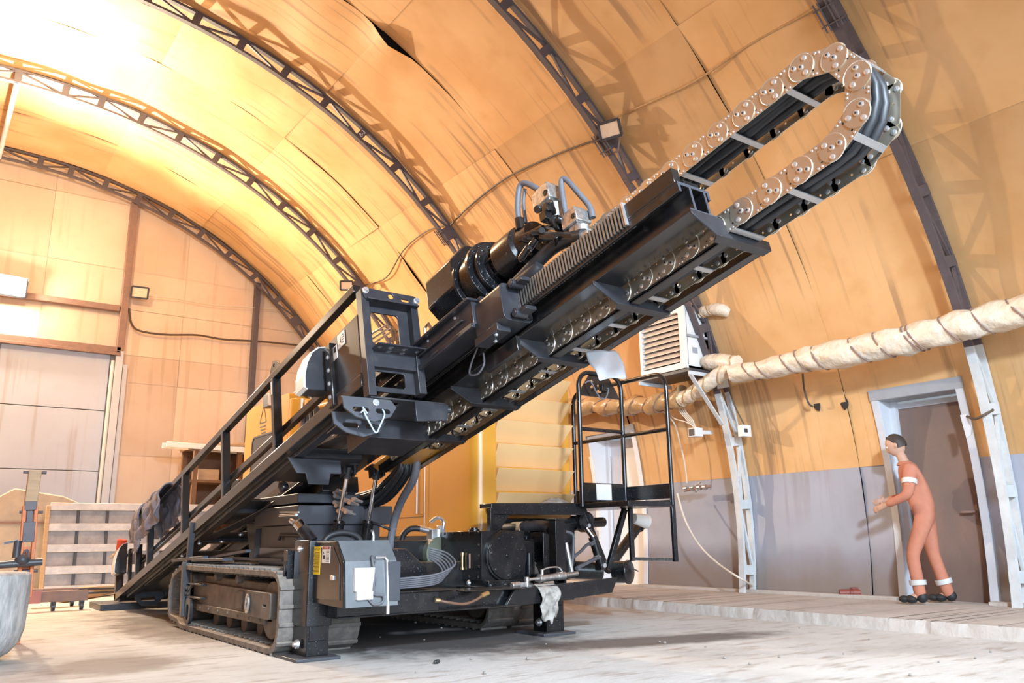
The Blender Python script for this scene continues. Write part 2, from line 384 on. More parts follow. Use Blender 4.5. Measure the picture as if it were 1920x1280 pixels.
def subtract(rects, hole):
    out = []
    for a0, a1, y0, y1 in rects:
        h0, h1, k0, k1 = max(a0, hole[0]), min(a1, hole[1]), max(y0, hole[2]), min(y1, hole[3])
        if h0 >= h1 or k0 >= k1: out.append((a0, a1, y0, y1)); continue
        for r in ((a0, h0, y0, y1), (h1, a1, y0, y1), (h0, h1, y0, k0), (h0, h1, k1, y1)):
            if r[1]-r[0] > 0.004 and r[3]-r[2] > 0.02: out.append(r)
    return out
A_BASE = a_at_z(0.0, OFF)
D1 = (-0.3, a_at_z(2.34, OFF), 4.14, 5.10)
D2 = (-0.3, a_at_z(2.42, OFF), 9.05, 10.10)
ycols = []
ys = [21.0-2.8, 17.883, 14.586, 11.072, 7.095, 3.833, 0.57, -2.7, -5.6]
for y1, y0 in zip(ys, ys[1:]):
    if y1-y0 > 1: ycols += [(y0, (y0+y1)/2), ((y0+y1)/2, y1)]
    else: ycols.append((y0, y1))
def shell(name, rows, slots):
    mb = MB(); bm = mb.bm; lay = bm.faces.layers.float.new('tint'); rnd = random.Random(name)
    for (a0, a1, mi) in rows:
        for (y0, y1) in ycols:
            rects = [(a0, a1, y0, y1)]
            for hole in (D1, D2): rects = subtract(rects, hole)
            tint = rnd.random(); amp = rnd.uniform(0.006, 0.04); ph = rnd.uniform(0, 6); base = rnd.uniform(-0.006, 0.012)
            gap = rnd.uniform(0, 0.05) if rnd.random() < 0.45 else 0.004
            for (b0, b1, k0, k1) in rects:
                nu = max(2, int((b1-b0)*R0/0.16)); nv = max(2, int((k1-k0)/0.2)); g = []
                for i in range(nu+1):
                    row = []
                    for j in range(nv+1):
                        a = b0+(b1-b0)*i/nu; y = k0+(k1-k0)*j/nv
                        u = (a-a0)/(a1-a0); w = (y-y0)/(y1-y0)
                        big = 0.15*math.exp(-((a-1.03)/0.035)**2) if (name == 'ceiling' and abs(y0-9.08) < 0.1) else 0.0
                        d = big*(1-w)**5 + base + amp*sin(pi*u)*sin(pi*w)*(1+0.6*sin(5*u*2+ph)) + gap*(1-w)**6*sin(pi*u)**2*(0.5+0.5*sin(7*u+ph)) + 0.006*sin(9*u+ph*2+3*w)
                        row.append(bm.verts.new(A(a, y, OFF-d)))
                    g.append(row)
                for i in range(nu):
                    for j in range(nv):
                        f = bm.faces.new((g[i][j], g[i][j+1], g[i+1][j+1], g[i+1][j])); f.material_index = mi; f[lay] = tint
    # dark metal skin behind the boards
    a0, a1 = rows[0][0], rows[-1][1]; n = 24; holes = sorted([D1, D2], key=lambda h: h[2])
    for i in range(n):
        b0, b1 = a0+(a1-a0)*i/n, a0+(a1-a0)*(i+1)/n
        rects = [(b0, b1, -5.6, 18.3)]
        for h in holes: rects = subtract(rects, h)
        for r in rects:
            f = bm.faces.new([bm.verts.new(A(q[0], q[1], OFF+0.06)) for q in ((r[0], r[2]), (r[0], r[3]), (r[1], r[3]), (r[1], r[2]))]); f.material_index = len(slots)-1; f[lay] = 0.5
    o = mb.build(name, slots, None, normals=False, smooth=30)
    return tag(o, kind='structure')
A_PAINT = a_at_z(1.57, OFF)
shell('wall_right', [(A_BASE, A_PAINT, 1), (A_PAINT, 0.478, 0)], [M['board'], M['paint_grey'], M['shell']])
shell('ceiling', [(q, q+0.2863, 0) for q in [0.478+0.2863*i for i in range(8)]], [M['board'], M['shell']])
aL = 0.478+0.2863*8
shell('wall_left', [(aL, aL+0.29, 0), (aL+0.29, pi-A_BASE+0.02, 0)], [M['board'], M['shell']])

# floor and the concrete ledge along the right wall
def floor_material():
    m = bpy.data.materials.new('dusty_concrete_floor'); m.use_nodes = True; nt = m.node_tree; N = nt.nodes; L = nt.links
    P = N['Principled BSDF']; P.inputs['Roughness'].default_value = 0.85; P.inputs['Specular IOR Level'].default_value = 0.25
    geo = N.new('ShaderNodeNewGeometry')
    def noise(scale, vec=(1,1,1), det=7, rough=0.6):
        mp = N.new('ShaderNodeMapping'); mp.inputs['Scale'].default_value = vec; L.new(geo.outputs['Position'], mp.inputs['Vector'])
        n = N.new('ShaderNodeTexNoise'); n.inputs['Scale'].default_value = scale; n.inputs['Detail'].default_value = det; n.inputs['Roughness'].default_value = rough
        L.new(mp.outputs[0], n.inputs['Vector']); return n.outputs[0]
    def rng(s, lo, hi, a, b):
        r = N.new('ShaderNodeMapRange'); r.interpolation_type = 'SMOOTHSTEP'
        for i, q in enumerate((lo, hi, a, b)): r.inputs[i+1].default_value = q
        L.new(s, r.inputs[0]); return r.outputs[0]
    def mix(f, a, b):
        x = N.new('ShaderNodeMix'); x.data_type = 'RGBA'; L.new(f, x.inputs[0])
        for i, q in ((6, a), (7, b)):
            if isinstance(q, tuple): x.inputs[i].default_value = (*q, 1)
            else: L.new(q, x.inputs[i])
        return x.outputs[2]
    col = mix(rng(noise(0.8), 0.35, 0.7, 0, 1), (0.64, 0.63, 0.60), (0.50, 0.475, 0.44))
    col = mix(rng(noise(2.4, (1, 3.5, 1)), 0.50, 0.70, 0, 0.8), col, (0.36, 0.31, 0.26))
    col = mix(rng(noise(9), 0.55, 0.75, 0, 0.5), col, (0.66, 0.63, 0.58))
    # spilled dark soil: worn-in patches of fixed shape on the slab
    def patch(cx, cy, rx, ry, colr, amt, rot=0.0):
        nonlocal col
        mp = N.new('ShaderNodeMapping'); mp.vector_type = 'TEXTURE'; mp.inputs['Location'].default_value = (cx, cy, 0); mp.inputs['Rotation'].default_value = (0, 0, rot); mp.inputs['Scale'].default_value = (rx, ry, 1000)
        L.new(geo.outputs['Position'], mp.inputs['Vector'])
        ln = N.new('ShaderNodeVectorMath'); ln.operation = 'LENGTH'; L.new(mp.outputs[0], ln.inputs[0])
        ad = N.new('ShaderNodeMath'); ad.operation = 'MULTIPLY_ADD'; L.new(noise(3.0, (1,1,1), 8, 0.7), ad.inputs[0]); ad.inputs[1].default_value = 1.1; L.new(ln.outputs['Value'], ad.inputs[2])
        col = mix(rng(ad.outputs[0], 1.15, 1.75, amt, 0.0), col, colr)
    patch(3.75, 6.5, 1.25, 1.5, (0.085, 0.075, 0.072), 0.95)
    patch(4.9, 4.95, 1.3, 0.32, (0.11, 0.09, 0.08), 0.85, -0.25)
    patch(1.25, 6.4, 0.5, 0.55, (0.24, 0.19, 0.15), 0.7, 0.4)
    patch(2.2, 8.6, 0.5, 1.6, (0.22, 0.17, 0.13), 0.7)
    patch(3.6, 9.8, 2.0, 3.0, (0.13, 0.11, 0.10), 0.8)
    L.new(col, P.inputs['Base Color'])
    bp = N.new('ShaderNodeBump'); bp.inputs['Strength'].default_value = 0.55; bp.inputs['Distance'].default_value = 0.02
    L.new(noise(14, (1, 1.6, 1), 8, 0.7), bp.inputs['Height']); L.new(bp.outputs[0], P.inputs['Normal'])
    return m
M['floor'] = floor_material()
mb = MB(); mb.box(-8.2, 9.6, -5.6, 18.6, -0.2, 0.0); tag(mb.build('floor', M['floor'], smooth=0), kind='structure')
mb = MB(); rr = random.Random(3); yy = -5.6; top = []; bot = []
while yy < 18.3:
    k = rr.random() < 0.10
    top.append((6.93 + rr.uniform(-0.006, 0.012) + (0.035 if k else 0), yy)); bot.append((6.90 + rr.uniform(-0.012, 0.006), yy)); yy += rr.uniform(0.05, 0.13)
for (t0, t1, b0, b1) in zip(top, top[1:], bot, bot[1:]):
    vt0, vt1 = [mb.bm.verts.new((q[0], q[1], 0.10+rr.uniform(-0.003, 0.002))) for q in (t0, t1)]
    vb0, vb1 = [mb.bm.verts.new((q[0], q[1], -0.01)) for q in (b0, b1)]
    vr0, vr1 = [mb.bm.verts.new((9.5, q[1], 0.10)) for q in (t0, t1)]
    mb.face([vb0, vb1, vt1, vt0]); mb.face([vt0, vt1, vr1, vr0])
M['ledge'] = mat('ledge_concrete', (0.56, 0.51, 0.46), 0.9, alt=(0.44, 0.39, 0.34), scale=2.5, amt=0.8, bump=0.5, bscale=16)
bmesh.ops.remove_doubles(mb.bm, verts=mb.bm.verts, dist=0.0001)
tag(mb.build('trim_1', M['ledge'], smooth=30), kind='structure')
mb = MB()
for y0, y1 in ((-5.5, 4.14), (5.10, 9.05), (10.10, 18.1)): mb.box(8.80, 8.93, y0, y1, 0.095, 0.135)
tag(mb.build('baseboard_right', M['ledge'], bevel=0.006), kind='structure')

# end wall with the big gate
mb = MB(); bm = mb.bm; lay = bm.faces.layers.float.new('tint'); rr = random.Random(5)
def endwall_x(z): # half-profile limits at height z
    return None
xs = [-8.3, -5.6, -3.2, -0.6, 1.6, 3.05, 4.3, 5.87, 7.3, 8.9]; zs = [0, 1.35, 2.55, 4.05, 4.63, 5.6, 6.45, 7.9, 9.2]
for i in range(len(xs)-1):
    for j in range(len(zs)-1):
        x0, x1, z0, z1 = xs[i], xs[i+1], zs[j], zs[j+1]
        if x0 > -3.3 and x1 < 3.1 and z1 <= 4.64: continue
        cx, cz = (max(abs(x0-XC), abs(x1-XC)) if True else 0), z0
        if hypot(min(abs(x0-XC), abs(x1-XC)), max(z0-ZC, 0)) > 8.3: continue
        d = rr.uniform(0, 0.012); f = bm.faces.new([bm.verts.new(q) for q in ((x0+.002, 18.15+d, z0+.002), (x1-.002, 18.15+d, z0+.002), (x1-.002, 18.15+d, z1-.002), (x0+.002, 18.15+d, z1-.002))]); f[lay] = rr.random()
f = bm.faces.new([bm.verts.new(q) for q in ((-9, 18.2, -0.1), (9.6, 18.2, -0.1), (9.6, 18.2, 9.6), (-9, 18.2, 9.6))]); f.material_index = 0; f[lay] = 0.3
tag(mb.build('wall_back', [M['board_end'], M['shell']], normals=False, smooth=0), kind='structure')
mb = MB()
lay = mb.bm.faces.layers.float.new('tint')
for (z0, z1) in ((0.02, 1.02), (1.03, 2.20), (2.215, 3.41), (3.425, 4.58)):
    mb.box(-2.9, 1.0, 18.08+rr.uniform(0, .01), 18.13, z0, z1); mb.box(1.005, 2.93, 18.08+rr.uniform(0, .01), 18.13, z0, z1)
g = tag(mb.build('door_3', M['gate'], bevel=0.008), kind='structure')
mb = MB(); mb.tube([(2.975, 18.02, 0.02), (2.975, 18.02, 4.45)], 0.035, 10); mb.build('gate_light_strip', M['white_metal'], g)  # white tube standing in for daylight leaking past the gate edge
mb = MB(); mb.box(-3.2, 3.1, 17.98, 18.14, 4.60, 4.74); mb.box(-3.2, 3.1, 17.95, 18.0, 4.56, 4.62)
tag(mb.build('trim_2', M['rust'], bevel=0.006), kind='structure')
mb = MB(); mb.box(-3.2, 3.0, 18.0, 18.14, 5.50, 5.62); tag(mb.build('trim_3', M['rust'], bevel=0.006), kind='structure')
mb = MB(); mb.box(3.02, 3.16, 17.98, 18.14, 4.66, 7.95); mb.mi = 1; mb.box(3.02, 3.16, 17.98, 18.14, 0, 4.66); mb.box(3.18, 3.27, 18.05, 18.14, 0, 4.4)
tag(mb.build('trim_4', [M['rust'], M['frame_white']], bevel=0.006), kind='structure')
mb = MB(); mb.box(5.80, 5.92, 18.0, 18.14, 0, 6.62); tag(mb.build('trim_5', M['truss'], bevel=0.006), kind='structure')
mb = MB(); mb.tube([A(pi/2+.01, TY[1], 0.02), A(pi/2+.01, TY[0], 0.02)], 0.045, 10); tag(mb.build('trim_6', M['truss_white']), kind='structure')

# arched roof trusses
def arc_bar(mb, a0, a1, y, off, wy, wr, n):
    prev = None
    for i in range(n+1):
        a = a0+(a1-a0)*i/n
        ring = [mb.bm.verts.new(A(a, y+sy*wy/2, off+sr*wr/2)) for sy, sr in ((-1,-1), (1,-1), (1,1), (-1,1))]
        if prev:
            for k in range(4): mb.face([prev[k], prev[(k+1)%4], ring[(k+1)%4], ring[k]])
        else: mb.face(ring[::-1])
        prev = ring
    mb.face(prev)
AP = 0.215     # below this the feet are painted pale blue
SPL = 0.673
nodes = [-0.065, 0.035, 0.135, 0.23, 0.325, 0.42, 0.51, 0.603, 0.673, 0.755, 0.85, 0.945, 1.04, 1.135, 1.23, 1.32, 1.41, 1.485, 1.58, 1.675, 1.76, 1.85, 1.95, 2.05]
words = ['arched roof truss standing against the gate wall', 'arched roof truss crossing the overexposed ceiling, second from the gate wall',
         'third arched roof truss from the gate wall, passing behind the hydraulic rotary head', 'arched roof truss carrying a floodlight, its pale foot under the wall heater',
         'arched roof truss at the far right behind the chain loop, beside the doorway']
for k, y in enumerate(TY):
    t = thing('arch_truss', (XC, y, 0), words[k], 'roof truss')
    aend = pi-a_at_z(0.0)
    low = AP if k >= 3 else None
    a0 = a_at_z(0.10 if True else 0)
    for nm, off, wy, wr in (('inner_chord', 0.02, 0.085, 0.035), ('outer_chord', 0.225, 0.075, 0.04)):
        mb = MB(); arc_bar(mb, low if low else a0, aend, y, off, wy, wr, 110); mb.build(nm, M['truss'], t, smooth=25)
        if low:
            mb = MB(); arc_bar(mb, a0, low, y, off, wy, wr, 14); mb.build('painted_'+nm, M['truss_white'], t, smooth=25)
    for i, a in enumerate(nodes):
        if k in (0, 1) and False: pass
        mt = M['truss_white'] if (low and a < low+0.03) else M['truss']
        mb = MB(); w = 0.055 if a != SPL else 0.11; e = w/R0
        for sy in (-1, 1):
            mb.hexa([A(a-e, y+sy*0.04-0.004, 0.0), A(a+e, y+sy*0.04-0.004, 0.0), A(a+e, y+sy*0.04+0.004, 0.0), A(a-e, y+sy*0.04+0.004, 0.0),
                     A(a-e, y+sy*0.04-0.004, 0.24), A(a+e, y+sy*0.04-0.004, 0.24), A(a+e, y+sy*0.04+0.004, 0.24), A(a-e, y+sy*0.04+0.004, 0.24)])
        mb.build('batten_plate', mt, t, smooth=0)
        if i+1 < len(nodes):
            b = nodes[i+1]; mb = MB(); p0, p1 = (0.03, 0.215) if i % 2 else (0.215, 0.03)
            mb.bar(A(a, y-0.012, p0), A(b, y-0.012, p1), 0.03, 0.03, (0, 1, 0))
            if low and b < low+0.04: mb.bar(A(a, y+0.02, 0.12), A(b, y+0.02, 0.215 if i % 2 else 0.03), 0.025, 0.025, (0, 1, 0))
            mb.build('diagonal_bar', M['truss_white'] if (low and b < low+0.04) else M['truss'], t, smooth=0)
    if k > 0:
        mb = MB()
        for da in (-0.011, 0.011):
            c = A(SPL+da, y, -0.005); tn = (A(SPL+.01, y)-A(SPL-.01, y)).normalized(); nn = tn.cross(V((0,1,0)))
            mb.obox(c, V((0, 0.11, 0)), tn*0.006, nn*0.035)
        for sy in (-0.085, -0.04, 0.04, 0.085): mb.cyl(A(SPL-0.02, y+sy, -0.02), A(SPL+0.02, y+sy, -0.02), 0.009, seg=8)
        mb.build('splice_flange', M['truss'], t)
# painted marks on two batten plates
for k, a, body in ((2, 0.945, '8-3'), (4, 0.51, '8-4')):
    c = A(a, TY[k]-0.047, 0.12); tn = (A(a+.01, 0)-A(a-.01, 0)).normalized(); up = (A(a, 0, 1)-A(a, 0, 0)).normalized()
    mb = MB(); mb.text(body, lambda u, v, t, c=c, tn=tn, up=up: c + up*u*(1 if k == 2 else 1) + tn*v + V((0, -t, 0)), 0.10)
    tr = [o for o in COL.objects if o.name.startswith('arch_truss') and o.get('label') == words[k]][0]
    mb.build('painted_mark', M['label_white'], tr, normals=False, smooth=0)

# ------------------------------------------------------------------ the drilling rig
rig = thing('drill_rig', (3.5, 7.5, 0), 'black crawler drilling rig with raised rack boom, cable chain loop and yellow engine housing', 'drilling rig')
K, K2, ST, SL = M['black'], M['black2'], M['steel'], M['slate']
def TXN(v): return lambda u, w, t: B(u, v+t, w)          # plate in the plane across the boom
def TVN(x): return lambda u, w, t: B(x+t, u, w)          # plate along the boom, standing
def TXV(n): return lambda u, w, t: B(u, w, n+t)          # plate along the boom, lying
def TYZ(x): return lambda u, w, t: V((x+t, u, w))
def TXZ(y): return lambda u, w, t: V((u, y+t, w))

# crawler tracks: rubber belt, track frame, cover with lifting eye
def track(x0, x1, dy):
    path = []
    def arc(cy, cz, r, a0, a1, n=7):
        for i in range(n+1): a = a0+(a1-a0)*i/n; path.append((cy+r*cos(a), cz+r*sin(a)))
    path += [(6.25+.28*i, 0.03) for i in range(8)]
    arc(8.58, 0.03+0.16, 0.16, -pi/2, -pi*0.28, 4); arc(8.83, 0.28, 0.26, -pi*0.25, pi*0.30, 8); arc(8.72, 0.42, 0.14, pi*0.36, pi/2, 3)
    path += [(8.5-.3*i, 0.572) for i in range(8)]
    arc(6.14, 0.43, 0.14, pi/2, pi*0.93, 6); arc(6.17, 0.20, 0.17, pi*1.03, pi*1.5, 7)
    path = [V((0, y+dy, z)) for y, z in path]
    # resample evenly
    P2 = path+[path[0]]; L = [0]
    for a, b in zip(P2, P2[1:]): L.append(L[-1]+(b-a).length)
    n = 112; pts = []
    for i in range(n):
        s = L[-1]*i/n
        j = max(k for k in range(len(L)) if L[k] <= s+1e-9); j = min(j, len(P2)-2)
        pts.append(P2[j].lerp(P2[j+1], (s-L[j])/max(L[j+1]-L[j], 1e-9)))
    cen = sum(pts, V())/n
    mb = MB(); rings = []
    for i, p in enumerate(pts):
        t = (pts[(i+1)%n]-pts[i-1]).normalized(); nn = t.cross(V((1,0,0))).normalized()
        if nn.dot(p-cen) < 0: nn = -nn
        rings.append((p, t, nn))
    th = 0.042
    R_ = []
    for p, t, nn in rings:
        R_.append([mb.bm.verts.new(q) for q in (V((x0, p.y, p.z))+nn*th*.5, V((x1, p.y, p.z))+nn*th*.5, V((x1, p.y, p.z))-nn*th*.5, V((x0, p.y, p.z))-nn*th*.5)])
    for i in range(n):
        for k in range(4): mb.face([R_[i][k], R_[i][(k+1)%4], R_[(i+1)%n][(k+1)%4], R_[(i+1)%n][k]])
    for i in range(0, n, 2):
        p, t, nn = rings[i]
        for (a, b, sh) in ((x0, x0+(x1-x0)*.44, 0), (x0+(x1-x0)*.56, x1, 0.03)):
            c = V(((a+b)/2, p.y, p.z))+nn*(th*.5+.008)+t*sh
            mb.obox(c, V(((b-a)/2, 0, 0)), t*0.014, nn*0.010)
        c = V(((x0+x1)/2, p.y, p.z))-nn*(th*.5+.01); mb.obox(c, V(((x1-x0)*.42, 0, 0)), t*0.008, nn*0.008)
    tr = mb.build('rubber_track', M['rubber'], rig, bevel=0.004, smooth=40)
    a, b = x0+0.07, x1-0.07
    mb = MB()
    mb.prism([V((a, y+dy, z)) for y, z in ((6.3, .21), (8.3, .19), (8.62, .22), (8.62, .36), (8.32, .44), (6.3, .42))], (b-a, 0, 0))
    mb.prism([V((a+.05, y+dy, z)) for y, z in ((6.3, .42), (8.3, .44), (8.25, .50), (6.4, .48))], (b-a-.1, 0, 0))
    for y in (6.5, 6.9, 7.3, 7.7, 8.1): mb.cyl((a+.12, y+dy, .13), (b-.12, y+dy, .13), .075)
    mb.lathe((a, 6.32+dy, .3), (1, 0, 0), [(0, .21), (b-a, .21)], 24); mb.lathe((a, 8.66+dy, .3), (1, 0, 0), [(0, .23), (b-a, .23)], 24)
    for y in (7.2, 7.8): mb.cyl((a, y+dy, .50), (b, y+dy, .50), .035)
    mb.build('track_frame', M['dustframe'], tr, bevel=0.008)
    mb = MB(); mb.box(a-.02, a, 6.4+dy, 8.25+dy, .19, .25)
    for i in range(7): mb.bolt((a-.02, 6.5+dy+i*.27, .22), (-1, 0, 0), .012)
    mb.build('roller_guard', M['dustframe'], tr, bevel=0.004)
    mb = MB(); mb.plate(rrect(6.2+dy, 6.74+dy, .24, .43, .03), [rrect(6.28+dy, 6.36+dy, .325, .345, .009)], TYZ(a-.06), 0.06)
    mb.build('tow_eye_cover', M['dustframe'], tr, bevel=0.01)
    mb = MB(); mb.tube([V((a-.075, 6.66+dy+.03*cos(q), .335+.065*sin(q))) for q in [2*pi*i/18 for i in range(18)]], .011, 8, closed=True); mb.build('lifting_eye', M['bare'], tr)
    mb = MB(); mb.box(a-.012, a, 6.98+dy, 7.14+dy, .27, .41)
    for y, z in ((6.99, .28), (7.13, .40)): mb.bolt((a-.012, y+dy, z), (-1, 0, 0), .008)
    mb.build('access_plate', M['dustframe'], tr, bevel=0.003)
    return tr
trk = track(2.24, 2.88, 0.0)
track(4.32, 4.96, 0.38)
# strut and loose bar on the left track
mb = MB(); mb.bar((2.27, 8.55, .60), (2.27, 8.52, 1.0), .05, .05, (1, 0, 0)); mb.bar((2.25, 8.50, .12), (2.25, 8.56, .62), .07, .07, (1, 0, 0))
mb.plate(rrect(8.28, 8.46, .06, .30, .07, 6), [rrect(8.33, 8.41, .10, .24, .035, 6)], TYZ(2.24), .03)
for z in (.3, .42): mb.box(2.25, 2.30, 8.0, 8.5, z, z+.015)
for y in (8.36, 8.44):
    for z in (.335, .385): mb.bolt((2.25, y, z), (-1, 0, 0), .018)
mb.build('side_strut', M['steel'], rig, bevel=0.004)
mb = MB(); mb.bar((2.24, 9.0, .63), (2.30, 8.1, .67), .05, .03); mb.bar((2.30, 8.4, .64), (2.34, 7.55, .655), .10, .025); mb.bar((2.42, 8.2, .66), (2.52, 6.55, .66), .14, .02); mb.bar((2.36, 8.2, .66), (2.40, 7.2, .73), .05, .025)
mb.build('loose_step_bar', SL, rig, bevel=0.003)

# outrigger legs
def leg(x0, x1, y0, y1, ztop, zs):
    mb = MB(); mb.plate(rrect(x0, x1, y0, y1, .012), [rrect(x0+.012, x1-.012, y0+.012, y1-.012, .004)], lambda u, w, t: V((u, w, zs+t)), ztop-zs)
    s = mb.build('outrigger', K, rig, bevel=0.004)
    mb = MB(); mb.box(x0+.014, x1-.014, y0+.014, y1-.014, .02, ztop-.05); mb.box(x0+.03, x1-.03, y0+.008, y0+.02, .12, .24); mb.build('leg_tube', K, s, bevel=0.006)
    mb = MB(); mb.lathe((x0-.004, (y0+y1)/2-.02, .10), (-1, 0, 0), [(0, .034), (.018, .03), (.019, .02), (.035, .018)], 16); mb.build('pin_bolt', M['zinc'], s)
    mb = MB(); mb.lathe((x0, (y0+y1)/2+.02, ztop-.06), (-1, 0, 0), [(0, .022), (.01, .022), (.011, .014), (.02, .013)], 12); mb.build('pin_bolt', M['zinc'], s)
    mb = MB(); mb.box(x0-.09, x1+.04, y0-.08, y1+.10, .0, .022); mb.build('foot_plate', M['slate'], s, bevel=0.004)
    return s
leg(2.34, 2.535, 5.72, 6.0, .81, .22)
leg(4.53, 4.75, 5.80, 6.02, .50, .42)
mb = MB(); mb.box(4.655, 4.765, 5.80, 5.90, .40, .97); mb.box(4.64, 4.78, 5.78, 5.92, .955, .975); mb.build('corner_post', K, rig, bevel=0.004)
mb = MB(); mb.plate(rrect(6.02, 6.10, .25, .74, .01), [], TYZ(2.30), .05); mb.tube([V((2.29, 6.06+.02*cos(q), .60+.06*sin(q))) for q in [pi/2+pi*i/8 for i in range(9)]], .007, 8); mb.build('hose_guard', K, rig, bevel=0.004)

# cross beam and blade
mb = MB(); mb.box(2.5, 3.32, 5.56, 5.84, .285, .425); mb.box(3.3, 4.75, 5.68, 5.86, .285, .415); mb.box(2.5, 4.08, 5.545, 5.87, .275, .287); mb.box(2.5, 3.5, 5.54, 5.86, .425, .435); mb.box(3.55, 4.10, 5.55, 5.86, .408, .418)
mb.build('front_cross_beam', K, rig, bevel=0.004)
mb = MB(); mb.prism([(3.96, 5.60, .268), (4.06, 5.60, .405), (5.19, 5.60, .457), (5.12, 5.60, .33), (4.55, 5.60, .295)], (0, .03, 0)); mb.box(4.10, 5.15, 5.63, 5.80, .385, .40)
mb.build('front_blade', K, rig, bevel=0.003)
mb = MB(); mb.tube(smooth_path([(3.30, 5.53, .36), (3.36, 5.50, .345), (3.5, 5.50, .325), (3.62, 5.52, .345), (3.70, 5.54, .375)], 5), .011, 10)
mb.mi = 1; mb.cyl((3.275, 5.535, .362), (3.31, 5.53, .36), .017); mb.cyl((3.69, 5.54, .372), (3.76, 5.55, .39), .02)
mb.build('drain_hose', [M['brownhose'], M['brass']], rig)

# control cabinet on the left leg
prof = [(5.84, .385), (5.84, .80), (5.37, .80), (5.245, .665), (5.215, .37), (5.5, .375)]
mb = MB(); mb.prism([V((2.385, y, z)) for y, z in prof], (.40, 0, 0))
cab_ = mb.build('control_cabinet', K, rig, bevel=0.006)
mb = MB()
for (a, b) in (((5.37, .803), (5.245, .668)), ((5.245, .668), (5.213, .372))): mb.prism([(2.40, a[0]-.003, a[1]), (2.783, a[0]-.003, a[1]), (2.783, b[0]-.003, b[1]), (2.40, b[0]-.003, b[1])], (0, -.004, .001))
mb.box(2.395, 2.783, 5.37, 5.84, .801, .805); mb.build('front_panel', M['galv'], cab_)
mb = MB(); mb.prism([V((2.379, y, z)) for y, z in ((5.80, .41), (5.80, .765), (5.40, .765), (5.285, .65), (5.265, .42))], (.006, 0, 0)); mb.build('cabinet_door', K2, cab_, bevel=0.002)
mb = MB(); mb.box(2.370, 2.379, 5.36, 5.41, .545, .575); mb.build('door_latch', M['zinc'], cab_, bevel=0.002)
tl = lambda cy, cz: (lambda u, v, t: V((2.3775-t, cy-u, cz+v)))
mb = MB(); mb.box(2.3772, 2.379, 5.605, 5.745, .575, .765); mb.mi = 1
mb.text('⚠CAUTION'.replace('⚠', '!'), tl(5.675, .748), .028)
for i in range(16): mb.box(2.3768, 2.3772, 5.615, 5.735-(i%4)*.012, .592+i*.0088, .5955+i*.0088)
mb.build('caution_label', [M['label_yellow'], M['ink']], cab_, normals=False, smooth=0)
mb = MB(); mb.box(2.3772, 2.379, 5.44, 5.575, .655, .77); mb.mi = 1; mb.box(2.3768, 2.3772, 5.448, 5.567, .748, .766)
mb.mi = 0; mb.text('! DANGER', tl(5.508, .757), .017)
mb.mi = 2
for i in range(8): mb.box(2.3768, 2.3772, 5.448, 5.505, .665+i*.0098, .668+i*.0098)
mb.box(2.3768, 2.3772, 5.522, 5.555, .68, .708); mb.prism([(2.3770, 5.56, .735), (2.3770, 5.54, .722), (2.3770, 5.545, .712), (2.3770, 5.565, .728)], (-.0004, 0, 0))
mb.build('danger_label', [M['label_white'], M['label_red'], M['ink']], cab_, normals=False, smooth=0)
mb = MB(); mb.box(2.455, 2.60, 5.195, 5.225, .475, .625); mb.box(2.47, 2.585, 5.185, 5.222, .42, .475); mb.mi = 1; mb.cyl((2.475, 5.194, .60), (2.475, 5.19, .60), .005, seg=8)
mb.build('junction_box', [M['white_box'], M['zinc']], cab_, bevel=0.006)
mb = MB(); mb.tube(smooth_path([(2.56, 5.20, .42), (2.60, 5.19, .385), (2.66, 5.19, .40), (2.66, 5.19, .44), (2.60, 5.195, .45), (2.59, 5.19, .50), (2.60, 5.20, .58), (2.585, 5.215, .68), (2.60, 5.25, .70)], 6), .0075, 8)
mb.tube(smooth_path([(2.60, 5.20, .46), (2.61, 5.19, .55), (2.60, 5.20, .62), (2.615, 5.22, .67)], 6), .006, 8); mb.build('sensor_cable', M['greyhose'], cab_)
mb = MB(); mb.tube([(2.62, 5.235, .69), (2.69, 5.23, .69), (2.70, 5.22, .67), (2.705, 5.20, .36)], .009, 8); mb.cyl((2.705, 5.20, .38), (2.705, 5.20, .32), .012); mb.build('hand_lever', M['zinc'], cab_)
mb = MB(); mb.box(2.70, 2.80, 5.205, 5.26, .40, .66); mb.build('cable_channel', SL, cab_, bevel=0.004)
mb = MB(); mb.cyl((2.47, 5.98, .80), (2.41, 6.05, .90), .045); mb.mi = 1; mb.cyl((2.412, 6.048, .895), (2.385, 6.08, .94), .04); mb.mi = 2; mb.cyl((2.386, 6.079, .938), (2.38, 6.087, .95), .036)
mb.build('filler_neck', [K, M['chrome'], M['brown_junk']], rig, bevel=0.003)
mb = MB(); mb.tube([V((2.72+.15*cos(q), 6.0, .79+.075*sin(q))) for q in [pi*i/14 for i in range(15)]], .022, 10); mb.lathe((2.72, 6.02, .73), (0, 1, 0), [(0, .13), (.02, .14)], 24); mb.build('rubber_bellows', M['hose'], rig)
# dark valve tank beside the cabinet and its hose bundle
mb = MB(); mb.prism([(2.86, 5.72, .46), (2.86, 5.72, .735), (3.12, 5.72, .74), (3.30, 5.72, .60), (3.33, 5.72, .46)], (0, .5, 0)); mb.build('side_tank', K, rig, bevel=0.008)
mb = MB()
for i in range(6):
    o = i*.013
    mb.tube(smooth_path([(2.78, 5.62-o, .46+o), (3.05, 5.60-o, .46+o*1.1), (3.3, 5.60-o, .475+o*1.2), (3.42+o, 5.66-o, .52+o*1.5), (3.44+o, 5.75, .60+o*1.5), (3.40, 5.85, .66+o*1.2)], 6), .0075, 8)
mb.build('hose_loop', M['greyhose'], rig)

